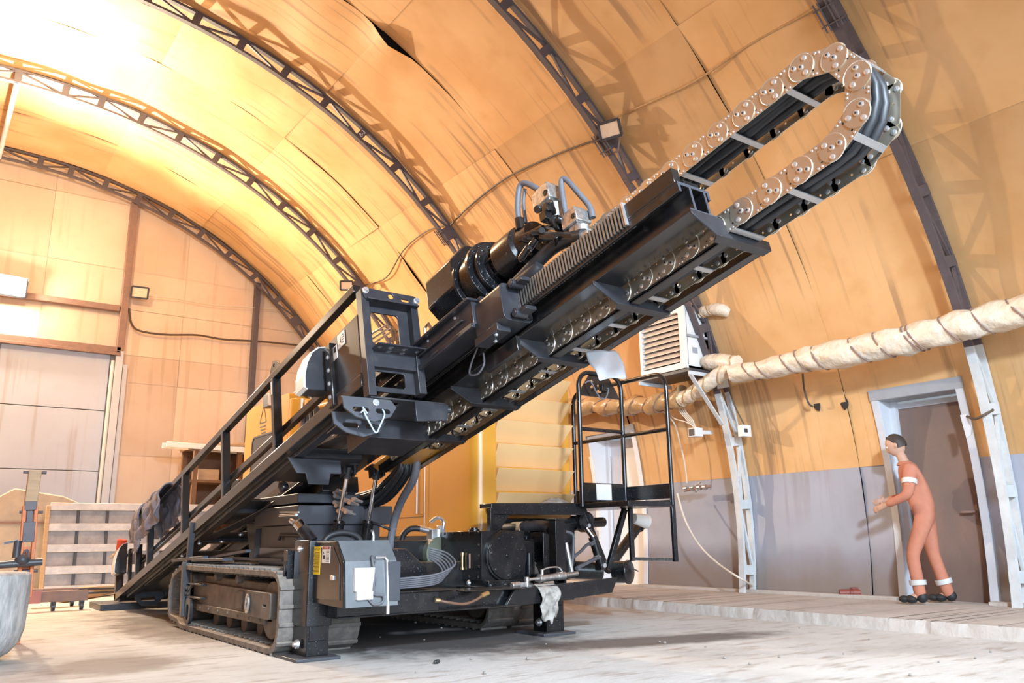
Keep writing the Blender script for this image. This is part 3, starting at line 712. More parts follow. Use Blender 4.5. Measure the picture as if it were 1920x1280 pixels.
# pump drive gearbox
mb = MB(); mb.box(4.0, 4.46, 6.0, 6.66, .46, .87); mb.prism([(4.46, 6.0, .46), (4.46, 6.0, .78), (4.40, 6.0, .875), (4.46, 6.3, .875), (4.52, 6.3, .70), (4.52, 6.3, .46)], (.0, .25, 0))
for i in range(5):
    for z in (.485, .855): mb.bolt((4.0, 6.05+i*.14, z), (-1, 0, 0), .011)
for z in (.57, .66, .75):
    for y in (6.04, 6.62): mb.bolt((4.0, y, z), (-1, 0, 0), .011)
gb = mb.build('pump_gearbox', K, rig, bevel=0.006)
mb = MB(); mb.lathe((4.245, 6.002, .66), (0, -1, 0), [(0, .215), (.03, .215), (.031, .20), (.045, .197)], 40)
for i in range(7): a = 2*pi*i/7+.3; mb.bolt((4.245+.165*cos(a), 5.957, .66+.165*sin(a)), (0, -1, 0), .012)
mb.bolt((4.245, 5.957, .66), (0, -1, 0), .013); mb.build('round_cover', K, gb, bevel=0.003)
mb = MB(); mb.cyl((3.985, 6.28, .545), (3.985, 6.28, .685), .012); mb.cyl((3.985, 6.28, .545), (3.985, 6.28, .565), .018); mb.cyl((3.985, 6.28, .665), (3.985, 6.28, .69), .018); mb.mi = 1; mb.cyl((3.99, 6.17, .56), (3.99, 6.17, .68), .008); mb.build('sight_glass', [M['brass'], M['rust']], gb)
mb = MB(); mb.cyl((4.12, 6.3, .865), (4.12, 6.3, .89), .05); mb.cyl((4.12, 6.3, .89), (4.12, 6.3, .905), .035); mb.build('breather_cap', K2, gb, bevel=0.003)
mb = MB(); mb.box(4.02, 4.44, 5.92, 6.6, .385, .46); mb.box(3.94, 4.2, 6.0, 6.5, .40, .415)
for x in (4.05, 4.2, 4.36): mb.bolt((x, 5.92, .42), (0, -1, 0), .016)
mb.mi = 1; mb.bolt((3.95, 6.12, .44), (-1, 0, 0), .018); mb.bolt((3.95, 6.36, .44), (-1, 0, 0), .018); mb.build('gearbox_mount', [K, M['zinc']], gb, bevel=0.004)
# pump on the left of the gearbox
mb = MB(); mb.lathe((4.0, 6.67, .68), (0, 1, 0), [(0, .15), (.10, .15), (.101, .125), (.22, .12), (.30, .09), (.38, .085)], 24); mb.build('hydraulic_pump', M['green'], rig, bevel=0.004)
mb = MB(); mb.box(3.92, 4.04, 6.70, 6.80, .79, .90); mb.box(3.99, 4.05, 6.68, 6.74, .80, .93); mb.cyl((3.95, 6.76, .88), (3.84, 6.84, .91), .028); mb.tube(smooth_path([(4.03, 6.7, .88), (4.04, 6.69, .95), (4.03, 6.71, .99), (3.99, 6.74, 1.0), (3.95, 6.78, .96)], 5), .018, 10); mb.build('pump_fittings', M['zinc'], rig, bevel=0.004)
mb = MB(); mb.tube(smooth_path([(3.86, 6.82, .905), (3.77, 6.86, .90), (3.72, 6.9, .82), (3.72, 6.9, .66)], 6), .028, 10); mb.build('pump_hose', M['hose'], rig)

# engine end behind the right leg
mb = MB(); mb.box(4.50, 5.30, 6.45, 6.85, .40, .80); mb.box(4.56, 4.80, 6.30, 6.5, .42, .78); mb.box(4.90, 5.0, 6.3, 6.5, .45, .86); mb.box(5.05, 5.12, 6.2, 6.5, .42, .84); mb.box(5.15, 5.34, 6.35, 6.8, .42, .97)
mb.box(4.75, 5.4, 6.7, 6.84, .80, 1.0)
for i in range(8): mb.cyl((4.55+.1*i, 6.5, .78), (4.55+.1*i, 6.5, .83), .02)
for x in (4.62, 4.72): mb.cyl((x, 6.29, .46), (x, 6.29, .68), .04)
eng = mb.build('engine_block', K, rig, bevel=0.008)
mb = MB(); mb.tube(smooth_path([PY(948, 990, 6.45), PY(975, 988, 6.25), PY(1008, 985, 6.1), PY(1028, 988, 6.0), PY(1040, 1003, 5.95), PY(1046, 1022, 5.92)], 6), .047, 16)
for p, q in ((PY(985, 987, 6.2), PY(992, 987, 6.17)), (PY(1024, 987, 6.02), PY(1030, 992, 5.99)), (PY(1041, 1006, 5.945), PY(1044, 1014, 5.93))): mb.cyl(p, q, .054)
mb.build('intake_elbow', M['hose'], eng)
mb = MB(); mb.cyl(PY(963, 989, 6.34), PY(980, 988, 6.22), .052); mb.build('hose_clamp', M['wood'], eng)
mb = MB(); mb.cyl((4.95, 6.4, .92), (5.42, 6.4, .95), .055); mb.cyl((5.36, 6.4, .945), (5.46, 6.4, .95), .075); mb.lathe((5.46, 6.38, .955), (0, -1, 0), [(0, .10), (.08, .10), (.1, .08)], 24); mb.cyl((5.5, 6.45, .95), (5.85, 6.5, .96), .05); mb.build('exhaust_pipe', K, eng)
mb = MB(); mb.cyl((5.40, 6.25, .90), (5.47, 6.22, .80), .028); mb.build('lift_rod', M['chrome'], eng)
mb = MB(); mb.cyl((5.455, 6.225, .81), (5.53, 6.2, .55), .042); mb.box(5.50, 5.56, 6.16, 6.24, .50, .56); mb.build('lift_cylinder', K, eng, bevel=0.004)
mb = MB(); mb.tube(smooth_path([(5.46, 6.2, .75), (5.30, 6.12, .74), (5.15, 6.05, .68), (5.0, 6.0, .62)], 6), .015, 8); mb.tube(smooth_path([(5.50, 6.18, .62), (5.30, 6.08, .59), (5.05, 6.0, .53)], 6), .018, 8); mb.tube(smooth_path([(4.95, 6.02, .86), (5.02, 6.0, .83), (5.02, 6.0, .70), (4.99, 6.0, .52)], 6), .014, 8); mb.build('hydraulic_lines', M['greyhose'], eng)
for p, q, r in (((4.93, 6.0, .76), (4.98, 5.98, .48), .022), ((5.44, 6.2, .75), (5.38, 6.17, .745), .02), ((5.49, 6.18, .62), (5.4, 6.14, .61), .022), ((5.40, 6.22, .92), (5.40, 6.20, .92), .02), ((5.53, 6.16, .54), (5.53, 6.14, .54), .022)):
    mb = MB(); mb.cyl(p, q, r); mb.build('line_fitting', M['zinc'], eng)
# white steering cylinder above the blade
mb = MB(); mb.cyl((4.30, 5.75, .465), (4.62, 5.72, .485), .012); mb.cyl((4.42, 5.74, .47), (4.64, 5.72, .485), .028); mb.cyl((4.41, 5.74, .47), (4.44, 5.74, .472), .036); mb.cyl((4.60, 5.73, .483), (4.68, 5.72, .487), .036); mb.cyl((4.65, 5.72, .487), (4.85, 5.75, .50), .02)
mb.cyl((4.44, 5.73, .50), (4.44, 5.73, .545), .014); mb.tube(smooth_path([(4.44, 5.73, .54), (4.52, 5.72, .56), (4.62, 5.72, .555), (4.66, 5.72, .51)], 5), .007, 8)
mb.box(4.16, 4.24, 5.68, 5.76, .41, .45); mb.cyl((4.09, 5.69, .43), (4.17, 5.69, .435), .024); mb.box(4.24, 4.52, 5.68, 5.78, .405, .425); mb.cyl((4.27, 5.72, .41), (4.27, 5.72, .49), .02); mb.cyl((4.42, 5.68, .43), (4.52, 5.68, .435), .016)
mb.build('steering_cylinder', M['bare'], rig, bevel=0.003)
# air filter canister low on the right
mb = MB(); mb.lathe((5.82, 6.15, .47), (.35, -.9, 0), [(-.12, .105), (0, .105), (.01, .115), (.035, .115), (.04, .10), (.06, .0)], 28); mb.tube([(5.84, 6.08, .50), (5.87, 6.07, .49), (5.90, 6.06, .475)], .006, 6)
mb.cyl(PY(1138, 1068, 6.4), PY(1203, 978, 6.5), .05); mb.cyl(PY(1196, 988, 6.49), PY(1206, 974, 6.51), .066); mb.cyl((5.35, 6.4, .5), (5.62, 6.3, .48), .085); mb.build('air_canister', K, rig, bevel=0.003)

# rear chassis between the tracks, mast foot and boxes under the boom
mb = MB(); mb.box(2.95, 4.28, 6.3, 9.3, .30, .62); mb.box(2.7, 4.5, 6.9, 7.3, .22, .50); mb.box(2.7, 4.5, 8.2, 8.6, .22, .50); mb.box(3.3, 4.7, 6.75, 9.6, .62, .80); mb.build('chassis', K2, rig, bevel=0.01)
mb = MB(); mb.box(2.62, 3.5, 6.68, 7.74, .94, 1.10); mb.box(2.64, 3.4, 6.72, 7.60, .70, .94); mb.box(2.64, 3.4, 6.75, 7.7, 1.12, 1.2); mb.build('valve_cabinet', SL, rig, bevel=0.008)
mb = MB(); mb.box(2.58, 3.2, 6.30, 7.45, .60, .755); mb.box(2.72, 3.2, 6.35, 7.5, .755, .80); mb.build('battery_box', K2, rig, bevel=0.006)
mb = MB(); mb.prism([(2.72, 7.62, .62), (2.72, 8.1, .62), (2.72, 8.35, 1.12), (2.72, 7.75, 1.15)], (.05, 0, 0)); mb.prism([(3.2, 7.62, .62), (3.2, 8.1, .62), (3.2, 8.35, 1.12), (3.2, 7.75, 1.15)], (.05, 0, 0)); mb.cyl((2.68, 7.95, 1.05), (3.3, 7.95, 1.05), .07); mb.bar((2.62, 7.62, .66), (2.66, 7.7, .92), .07, .03); mb.build('mast_pivot', ST, rig, bevel=0.006)
mb = MB(); mb.cyl((2.62, 7.05, .86), (2.62, 6.3, .84), .014); mb.cyl((2.62, 7.05, .86), (2.62, 7.08, .82), .014); mb.build('grease_line', M['hose'], rig)
mb = MB(); mb.cyl(PX(525, 967, 2.6), PX(556, 965, 2.6), .012); mb.bar(PX(525, 960, 2.62), PX(560, 960, 2.62), .015, .012); mb.cyl(PX(546, 976, 2.58), PX(552, 980, 2.58), .022); mb.build('small_ram', M['zinc'], rig)
mb = MB(); mb.prism([PX(592, 918, 3.3), PX(650, 918, 3.3), PX(650, 952, 3.3), PX(594, 952, 3.3)], (.02, 0, 0)); mb.build('manifold_plate', SL, rig, bevel=0.003)
mb = MB()
for (x, y) in ((634, 925), (640, 922), (635, 932), (634, 944), (637, 950), (655, 940), (662, 944), (669, 938), (641, 960), (650, 957), (655, 962)):
    p = PX(x, y, 2.98); mb.cyl(p, p+V((-.05, -.03, .01)), .018, seg=10); mb.cyl(p+V((0, 0, 0)), p+V((.06, .03, -.01)), .013, seg=10)
mb.build('hose_fittings', M['zinc'], rig)

# tilt cylinders
for x, xa in ((2.93, 2.93), (3.20, 3.20)):
    top = B(xa, 5.92, 2.81); bot = V((x, 6.62, .74)); d = (bot-top).normalized(); mid = top+d*.43
    mb = MB(); mb.cyl(mid, bot, .048); mb.cyl(mid, mid+d*.02, .052); s = mb.build('tilt_cylinder', K, rig, bevel=0.002)
    mb = MB(); mb.cyl(top+d*.03, mid+d*.02, .019); mb.build('piston_rod', M['chrome'], s)
    mb = MB(); mb.cyl(top-d*.04, top+d*.06, .032); mb.cyl(top+V((-.05, 0, 0)), top+V((.05, 0, 0)), .02); mb.build('rod_eye', ST, s)
    mb = MB(); 
    for dx in (-.055, .035): mb.bbox(xa+dx, xa+dx+.02, 5.87, 5.97, 2.77, 2.86)
    mb.bbox(xa-.08, xa+.08, 5.85, 5.99, 2.845, 2.862); mb.build('lug_bracket', ST, s, bevel=0.003)
    mb = MB(); p = mid+d*.08; mb.tube(smooth_path([p, p+V((.03, -.05, -.01)), p+V((.035, -.06, -.08)), p+V((.02, -.05, -.16))], 5), .013, 8); mb.build('port_fitting', M['zinc'], s)
mb = MB(); p = V((3.22, 6.50, .95)); mb.tube(smooth_path([p, p+V((.06, -.06, -.03)), p+V((.15, -.06, -.07)), p+V((.18, -.05, -.14)), p+V((.15, 0, -.26))], 6), .012, 8); mb.build('cylinder_hose', M['hose'], rig)

# engine housing with rounded corner post and louvers, left side panels
X0, X1, Y0, Y1, Z0, Z1 = 4.5, 5.78, 6.86, 9.9, .84, 2.62
mb = MB(); prof2 = [(X0, Y1), (X0, Y0+.34)]
for i in range(9): a = pi+ (pi/2)*i/8; prof2.append((X0+.12+.12*cos(a), Y0+.12+.12*sin(a)))
prof2 += [(X0+.26, Y0), (X0+.26, Y0+.06), (X1, Y0+.06), (X1, Y1)]
mb.prism([(x, y, Z0) for x, y in prof2], (0, 0, Z1-Z0)); hood = mb.build('engine_housing', M['yellow'], rig, bevel=0.01)
for i in range(6):
    z = 1.03+i*.245; mb = MB()
    a_, b_ = X0+.25, X1-.04
    mb.hexa([(a_, Y0+.06, z), (b_-.09, Y0+.06, z), (b_-.09, Y0+.05, z+.01), (a_, Y0+.05, z+.01), (a_, Y0+.06, z+.235), (b_, Y0+.06, z+.235), (b_, Y0-.06, z+.225), (a_, Y0-.06, z+.225)]); mb.build('louver', M['cream'], hood, bevel=0.003)
mb = MB(); mb.plate(rrect(Y0+1.0, Y0+1.95, 1.05, 1.78, .03), [], TYZ(X0-.008), .008)
for q in ((7.91, 1.08), (8.72, 1.08), (7.98, 1.80)): mb.bolt((X0-.008, q[0], q[1]), (-1, 0, 0), .01)
mb.build('side_panel', M['yellow'], hood, bevel=0.002)
mb = MB(); mb.cyl((X0-.02, 7.99, 1.08), (X0-.02, 7.99, 1.78), .008); mb.cyl((X0-.02, 7.82, .94), (X0-.02, 7.82, 1.80), .004); mb.build('door_rod', M['white_metal'], hood)
mb = MB(); mb.box(X0-.004, X0, 8.09, 8.13, 1.52, 1.68); mb.box(X0-.004, X0, 9.62, 9.66, 1.45, 1.65); mb.build('grille_slot', M['ink'], hood, smooth=0)
mb = MB(); mb.box(X0+.1, X1-.1, Y0+.1, Y1-.2, .78, .85); mb.build('housing_base', K2, hood)

# service platform, safety gate and ladder
mb = MB(); mb.box(4.28, 4.6, 6.25, 6.45, 1.08, 1.12); mb.box(4.6, 5.36, 6.26, 6.80, 1.08, 1.12); mb.prism([(4.27, 6.24, 1.02), (4.27, 6.24, 1.12), (5.36, 6.22, 1.135), (5.36, 6.22, 1.02)], (0, .02, 0)); mb.box(5.30, 5.92, 5.54, 6.95, 1.08, 1.13); mb.box(4.26, 4.30, 6.24, 6.30, .86, 1.08); mb.prism([(4.30, 6.25, 1.02), (4.48, 6.25, 1.02), (4.36, 6.25, .86), (4.30, 6.25, .86)], (0, .02, 0))
mb.bar((5.42, 6.3, 1.08), (5.66, 6.25, .50), .04, .04); mb.bar((5.88, 6.2, 1.08), (5.64, 6.22, .50), .05, .05)
mb.bar((5.88, 5.54, 1.125), (5.88, 6.95, 1.125), .05, .04)
plat = mb.build('service_platform', K, rig, bevel=0.004)
def railtube(name, pts, r, par, m=K):
    mb = MB(); mb.tube(pts, r, 12); return mb.build(name, m, par)
def hoop(fr, w, h, r=.14, n=6):   # inverted U, fr(u, z)
    pts = [fr(0, 0), fr(0, h-r)]
    for i in range(n+1): a = pi-pi/2*i/n; pts.append(fr(r+r*cos(a), h-r+r*sin(a)))
    for i in range(n+1): a = pi/2-pi/2*i/n; pts.append(fr(w-r+r*cos(a), h-r+r*sin(a)))
    pts.append(fr(w, 0)); return pts
g1 = lambda u, z: V((5.30+u, 6.18, 1.10+z))
railtube('gate_hoop', hoop(g1, .58, 1.34), .024, plat)
railtube('gate_bar', [g1(0, .76), g1(.58, .76)], .02, plat)
g2 = lambda u, z: V((5.88, 6.96-u, 1.10+z))
railtube('side_hoop', hoop(g2, 1.42, 1.28), .022, plat)
railtube('side_bar', [g2(0, .72), g2(1.42, .72)], .02, plat)
mb = MB(); mb.box(5.87, 5.89, 5.55, 6.95, 1.16, 1.30); mb.build('toe_board', K, plat, bevel=0.003)
mb = MB(); mb.box(5.31, 5.87, 6.17, 6.19, 1.15, 1.33); mb.mi = 1; mb.box(5.48, 5.68, 6.165, 6.17, 1.165, 1.32); mb.build('gate_plate', [K, M['label_white']], plat, bevel=0.002)
mb = MB(); mb.plate([(5.33, 2.20), (5.86, 2.20), (5.84, 2.26), (5.72, 2.43), (5.46, 2.43), (5.35, 2.28)], [circ(5.50, 2.29, .03), circ(5.49, 2.36, .016), rrect(5.56, 5.62, 2.25, 2.33, .01)], TXZ(6.19), .012); mb.box(5.58, 5.68, 6.13, 6.19, 2.26, 2.33); mb.build('gate_switch_plate', K2, plat, bevel=0.002)
mb = MB(); mb.tube(smooth_path([(5.36, 6.15, 2.32), (5.42, 6.13, 2.34), (5.49, 6.13, 2.24), (5.55, 6.13, 2.18), (5.62, 6.13, 2.19), (5.66, 6.13, 2.28), (5.63, 6.12, 2.29)], 6), .008, 8); mb.build('switch_cable', M['greyhose'], plat)
mb = MB(); mb.bar((5.90, 6.14, 1.09), (5.90, 6.14, .575), .05, .03, (0, 1, 0)); mb.bar((5.90, 5.56, 1.09), (5.90, 5.56, .575), .05, .03, (0, 1, 0)); mb.mi = 1; mb.bar((5.90, 6.14, .595), (5.90, 5.56, .595), .04, .03); mb.build('ladder', [K, M['bare']], plat, bevel=0.003)
mb = MB(); mb.cyl((6.0, 6.2, .99), (6.18, 6.2, .96), .05, .075); mb.build('work_lamp', M['white_metal'], plat)

# ---- boom: feed beam, rack, side frame
mb = MB()
v0, v1 = 1.895, 11.45
mb.bbox(2.90, 3.10, v0, v1, 2.857, 2.875)      # bottom flange
mb.bbox(2.935, 2.95, v0, v1, 2.875, 3.005); mb.bbox(3.04, 3.055, v0, v1, 2.875, 3.005)
mb.bbox(2.855, 3.085, v0, v1, 3.005, 3.022)      # top plate
mb.bbox(2.855, 2.872, v0, v1, 2.965, 3.005); mb.bbox(3.068, 3.085, v0, v1, 2.965, 3.005)
mb.bbox(2.91, 3.02, v0, v0+.09, 3.022, 3.045)
beam = mb.build('feed_beam', M['black2'], rig, bevel=0.003)
mb = MB()
for (a, b, c_, d_) in ((2.855, 3.085, 3.005, 3.022), (2.855, 2.872, 2.965, 3.005), (3.068, 3.085, 2.965, 3.005), (2.935, 2.95, 2.875, 3.005), (3.04, 3.055, 2.875, 3.005), (2.90, 3.10, 2.857, 2.875)): mb.bbox(a, b, v0-.002, v0, c_, d_)
mb.build('beam_end_face', M['slate'], beam, smooth=0)
mb = MB(); mb.bbox(2.852, 2.905, v0+.01, 2.26, 3.022, 3.11); mb.build('rack_cover', K2, beam, bevel=0.003)
mb = MB(); mb.bbox(2.868, 2.905, 2.26, 9.5, 2.99, 3.10)
n = 0; v = 2.27
while v < 5.2:
    mb.bbox(2.838, 2.905, v, v+.011, 2.985, 3.115); v += .0256
mb.mi = 1; mb.bbox(2.836, 2.905, 2.255, 2.265, 2.985, 3.125)
mb.build('gear_rack', [M['rackm'], M['zinc']], beam, bevel=0)
mb = MB(); mb.bbox(2.27, 2.335, 4.26, 11.58, 2.835, 2.925); side = mb.build('side_rail', K2, rig, bevel=0.005)
mb = MB(); mb.bbox(2.345, 2.90, 4.95, 11.5, 2.835, 2.85)   # belly plate, then its openings are framed below
mb.bm.clear()
holes = [rrect(2.44, 2.80, 5.02, 5.50, .03), rrect(2.44, 2.72, 6.35, 6.95, .03), rrect(2.42, 2.80, 7.75, 8.10, .03), rrect(2.42, 2.80, 8.5, 8.9, .03)]
mb.plate([(2.335, 4.9), (2.90, 4.9), (2.90, 10.8), (2.335, 11.5)], holes, TXV(2.838), .012)
mb.bbox(2.345, 2.42, 4.9, 11.2, 2.80, 2.838)
for vv in (5.58, 7.2, 8.3, 9.4): mb.bbox(2.34, 2.9, vv, vv+.08, 2.80, 2.838)
mb.build('belly_plate', ST, rig, bevel=0.003)
mb = MB(); mb.bbox(2.82, 3.16, 6.2, 11.1, 2.72, 2.857); mb.build('mast_channel', K2, rig, bevel=0.006)
mb = MB(); mb.plate([(2.30, 2.81), (2.735, 2.81), (2.735, 2.69), (2.645, 2.69), (2.625, 2.60), (2.46, 2.60), (2.44, 2.685), (2.37, 2.685)], [], TXN(5.63), .012); mb.build('tab_plate', SL, rig, bevel=0.003)
mb = MB(); mb.ball(B(2.42, 6.05, 2.70), .045); mb.build('marker_ball', K, rig)
# hoses seen through the belly openings
mb = MB(); rr = random.Random(9)
for i in range(13):
    x = 2.60+.015*i; mb.tube([B(x, 4.98, 2.90+.02*sin(i)), B(x-.01, 5.3, 2.88), B(x-.10+.006*i, 5.56, 2.87)], .007, 7)
for i in range(6): mb.tube(smooth_path([B(2.38+.02*i, 10.4, 2.80), B(2.40+.03*i, 9.0, 2.80+.01*i), B(2.44+.02*i, 8.2, 2.815), B(2.50+.02*i, 7.6, 2.79), B(2.62+.02*i, 7.0, 2.80), B(2.72+.015*i, 6.4, 2.86)], 6), .010, 7)
mb.build('boom_hoses', M['hose'], rig)
mb = MB()
for q in ((2.42, 8.35), (2.62, 8.28), (2.72, 8.0), (2.84, 7.55), (2.8, 7.3), (2.4, 8.9), (2.5, 9.2)): mb.bolt(B(q[0], q[1], 2.80), B(0, 0, -1)-B(0, 0, 0), .017)
mb.build('belly_bolt', M['zinc'], rig)
# guard rail
mb = MB(); mb.bbox(2.285, 2.345, 4.30, 9.95, 3.555, 3.615); gr = mb.build('guard_rail', K2, rig, bevel=0.004)
mb = MB(); mb.bbox(2.355, 2.405, 4.75, 10.6, 3.095, 3.15); mb.build('mid_rail', K2, gr, bevel=0.004)
for vv, n1 in ((5.87, 3.56), (7.18, 3.56), (8.51, 3.56), (9.95, 3.60), (10.5, 3.30)):
    mb = MB(); mb.bbox(2.28, 2.35, vv-.03, vv+.03, 2.92, n1); mb.build('rail_post', K2, gr, bevel=0.004)
mb = MB(); mb.plate([(5.70, 3.61), (5.98, 3.61), (5.93, 3.68), (5.88, 3.73), (5.80, 3.70)], [circ(5.86, 3.68, .016)], TVN(2.30), .02); mb.build('lifting_lug', K2, gr, bevel=0.002)
mb = MB(); mb.prism([B(2.278, 5.86, 3.42), B(2.278, 5.86, 3.53), B(2.278, 5.88, 3.53), B(2.278, 5.88, 3.42)], (-.002, 0, 0)); mb.build('serial_label', M['label_white'], gr, smooth=0)
mb = MB(); mb.cyl(B(2.46, 4.75, 3.015), B(2.46, 9.3, 3.015), .05, seg=24); mb.build('drill_rod', M['rodm'], rig)
mb = MB(); mb.prism([B(2.48, 7.6, 2.92), B(2.48, 7.25, 2.92), B(2.48, 7.32, 3.15), B(2.48, 7.45, 3.2), B(2.48, 7.55, 3.15)], (.05, 0, 0)); mb.prism([B(2.36, 4.95, 2.92), B(2.36, 4.8, 2.92), B(2.36, 4.82, 3.02), B(2.36, 4.95, 3.02)], (.06, 0, 0)); mb.bbox(2.50, 2.75, 7.35, 7.5, 2.93, 2.98); mb.build('rod_support', ST, rig, bevel=0.006)
# tail
mb = MB(); mb.bbox(2.27, 2.36, 11.50, 11.58, 2.84, 3.42); mb.bbox(2.30, 2.9, 11.40, 11.45, 2.80, 2.95); mb.bbox(2.29, 2.33, 10.9, 10.96, 2.9, 3.35); mb.bbox(2.45, 2.50, 11.0, 11.06, 2.9, 3.3); mb.bbox(2.3, 2.34, 10.6, 11.6, 3.28, 3.32)
mb.build('tail_frame', K2, rig, bevel=0.005)
mb = MB(); mb.plate([(2.40, 2.83), (2.72, 2.83), (2.74, 2.76), (2.66, 2.66), (2.48, 2.66), (2.40, 2.74)], [rrect(2.47, 2.64, 2.72, 2.76, .018)], TXN(11.0), .02); mb.build('tail_hook_plate', ST, rig, bevel=0.003)
def fender(v, x0, x1, n0, n1, name):
    w, h = x1-x0, n1-n0; pts = [(x1, n0), (x0+.02, n0), (x0, n0+.03*h), (x0+.02*w, n0+.30*h), (x0+.14*w, n0+.58*h), (x0+.36*w, n0+.84*h), (x0+.66*w, n0+.97*h), (x1, n1)]
    mb = MB(); mb.prism([B(x, v, n) for x, n in pts], B(0, .14, 0)-B(0, 0, 0)); f = mb.build(name, M['steel'], rig, bevel=0.008)
    mb = MB()
    for (a, b) in zip(pts[1:], pts[2:]): mb.prism([B(a[0]-.012, v-.004, a[1]), B(b[0]-.012, v-.004, b[1]+.004), B(b[0], v-.004, b[1]), B(a[0], v-.004, a[1])], B(0, .15, 0)-B(0, 0, 0))
    mb.build('white_edge', M['white_metal'], f, smooth=60)
fender(4.80, 2.115, 2.30, 3.02, 3.36, 'roller_fender')
fender(11.15, 2.18, 2.32, 3.10, 3.48, 'tail_fender')
# front gate frame of the rod box
mb = MB(); mb.plate([(2.31, 2.80), (2.70, 2.80), (2.70, 3.44), (2.31, 3.44)], [rrect(2.368, 2.578, 3.145, 3.385, .025), rrect(2.36, 2.585, 2.835, 2.945, .02)], TXN(4.24), .014)
mb.bbox(2.28, 2.335, 4.18, 4.26, 2.745, 3.52); mb.bbox(2.655, 2.71, 4.18, 4.26, 2.79, 3.49)
mb.plate(rrect(2.29, 2.71, 3.44, 3.525, .03), [circ(2.50, 3.49, .02), rrect(2.58, 2.64, 3.465, 3.485, .008)], TXN(4.17), .012)
mb.bbox(2.31, 2.70, 4.14, 4.24, 3.43, 3.442)
fr = mb.build('gate_frame', ST, rig, bevel=0.003)
mb = MB(); mb.plate(rrect(2.325, 2.70, 4.08, 4.24, .01), [circ(2.365, 4.14, .018), circ(2.44, 4.13, .022), circ(2.455, 4.19, .022), circ(2.54, 4.13, .022), circ(2.555, 4.19, .022), circ(2.64, 4.14, .018)], TXV(3.07), .008); mb.bbox(2.325, 2.70, 4.20, 4.24, 2.96, 3.07); mb.build('rod_rest', ST, fr, bevel=0.002)
mb = MB()
for x, n in ((2.305, 3.50), (2.695, 3.485)): mb.lathe(B(x, 4.17, n), B(0, -1, 0)-B(0, 0, 0), [(0, .024), (.012, .024), (.013, .015), (.03, .014)], 10)
mb.build('frame_bolt', M['zinc'], fr)
mb = MB(); mb.bbox(2.278, 2.29, 4.26, 4.72, 2.93, 3.36); pn = mb.build('side_cover', K2, rig, bevel=0.003)
mb = MB(); mb.bbox(2.275, 2.278, 4.47, 4.58, 3.24, 3.345); mb.bbox(2.275, 2.278, 4.60, 4.66, 3.19, 3.29); mb.mi = 1
for i in range(4): mb.bbox(2.2745, 2.2749, 4.48, 4.51, 3.26+.018*i, 3.268+.018*i)
mb.prism([B(2.2748, 4.55, 3.26), B(2.2748, 4.53, 3.32), B(2.2748, 4.52, 3.26), B(2.2748, 4.535, 3.28)], (-.0004, 0, 0)); mb.bbox(2.2745, 2.2749, 4.61, 4.65, 3.24, 3.28); mb.build('pictogram_label', [M['label_white'], M['ink']], pn, smooth=0)
mb = MB(); mb.bbox(2.25, 2.29, 4.66, 4.75, 2.86, 3.33)
hs = mb.build('hinge_channel', K2, rig, bevel=0.006)
mb = MB()
for i in range(4): mb.bolt(B(2.25, 4.70, 2.93+.10*i), (-1, 0, 0), .012)
mb.build('hinge_bolt', M['zinc'], hs)
# floor under the frame, hook bracket and string
mb = MB(); mb.plate([(2.30, 4.2), (2.86, 4.2), (2.90, 4.9), (2.30, 4.9)], [circ(2.50, 4.30, .045)], TXV(2.735), .012); mb.bbox(2.45, 2.88, 4.55, 4.9, 2.60, 2.735); mb.prism([B(2.62, 4.2, 2.735), B(2.88, 4.2, 2.735), B(2.86, 4.2, 2.62), B(2.62, 4.2, 2.60)], B(0, .02, 0)-B(0, 0, 0)); mb.build('frame_floor', ST, rig, bevel=0.004)
hk = None
for vv, dn, dx in ((4.36, -.015, -.03), (4.20, 0.03, -.03)):
    mb = MB(); mb.plate([(2.13+dx, 2.70+dn), (2.47+dx, 2.70+dn), (2.51+dx, 2.65+dn), (2.46+dx, 2.58+dn), (2.34+dx, 2.54+dn), (2.22+dx, 2.565+dn), (2.14+dx, 2.62+dn)], [rrect(2.20+dx, 2.31+dx, 2.60+dn, 2.632+dn, .014), rrect(2.36+dx, 2.46+dx, 2.60+dn, 2.632+dn, .014)], TXN(vv), .016)
    hk = mb.build('hook_bracket', SL, rig, bevel=0.003)
mb = MB(); mb.bolt(B(2.33, 4.195, 2.70), B(0, -1, 0)-B(0, 0, 0), .016); mb.build('hook_bolt', M['zinc'], rig)
mb = MB(); mb.tube(smooth_path([B(2.23, 4.18, 2.655), B(2.232, 4.17, 2.61), B(2.265, 4.17, 2.54), B(2.30, 4.17, 2.485), B(2.335, 4.17, 2.54), B(2.37, 4.17, 2.61), B(2.365, 4.18, 2.65)], 5), .005, 6)
mb.tube([B(2.205, 4.17, 2.61), B(2.23, 4.165, 2.635), B(2.25, 4.17, 2.61)], .005, 6); mb.build('blue_string', M['rope'], rig)
mb = MB(); mb.cyl(B(2.72, 4.3, 2.715), B(2.92, 4.25, 2.72), .022); mb.cyl(B(2.72, 4.3, 2.715), B(2.74, 4.3, 2.715), .03); mb.build('guide_roller', ST, rig)
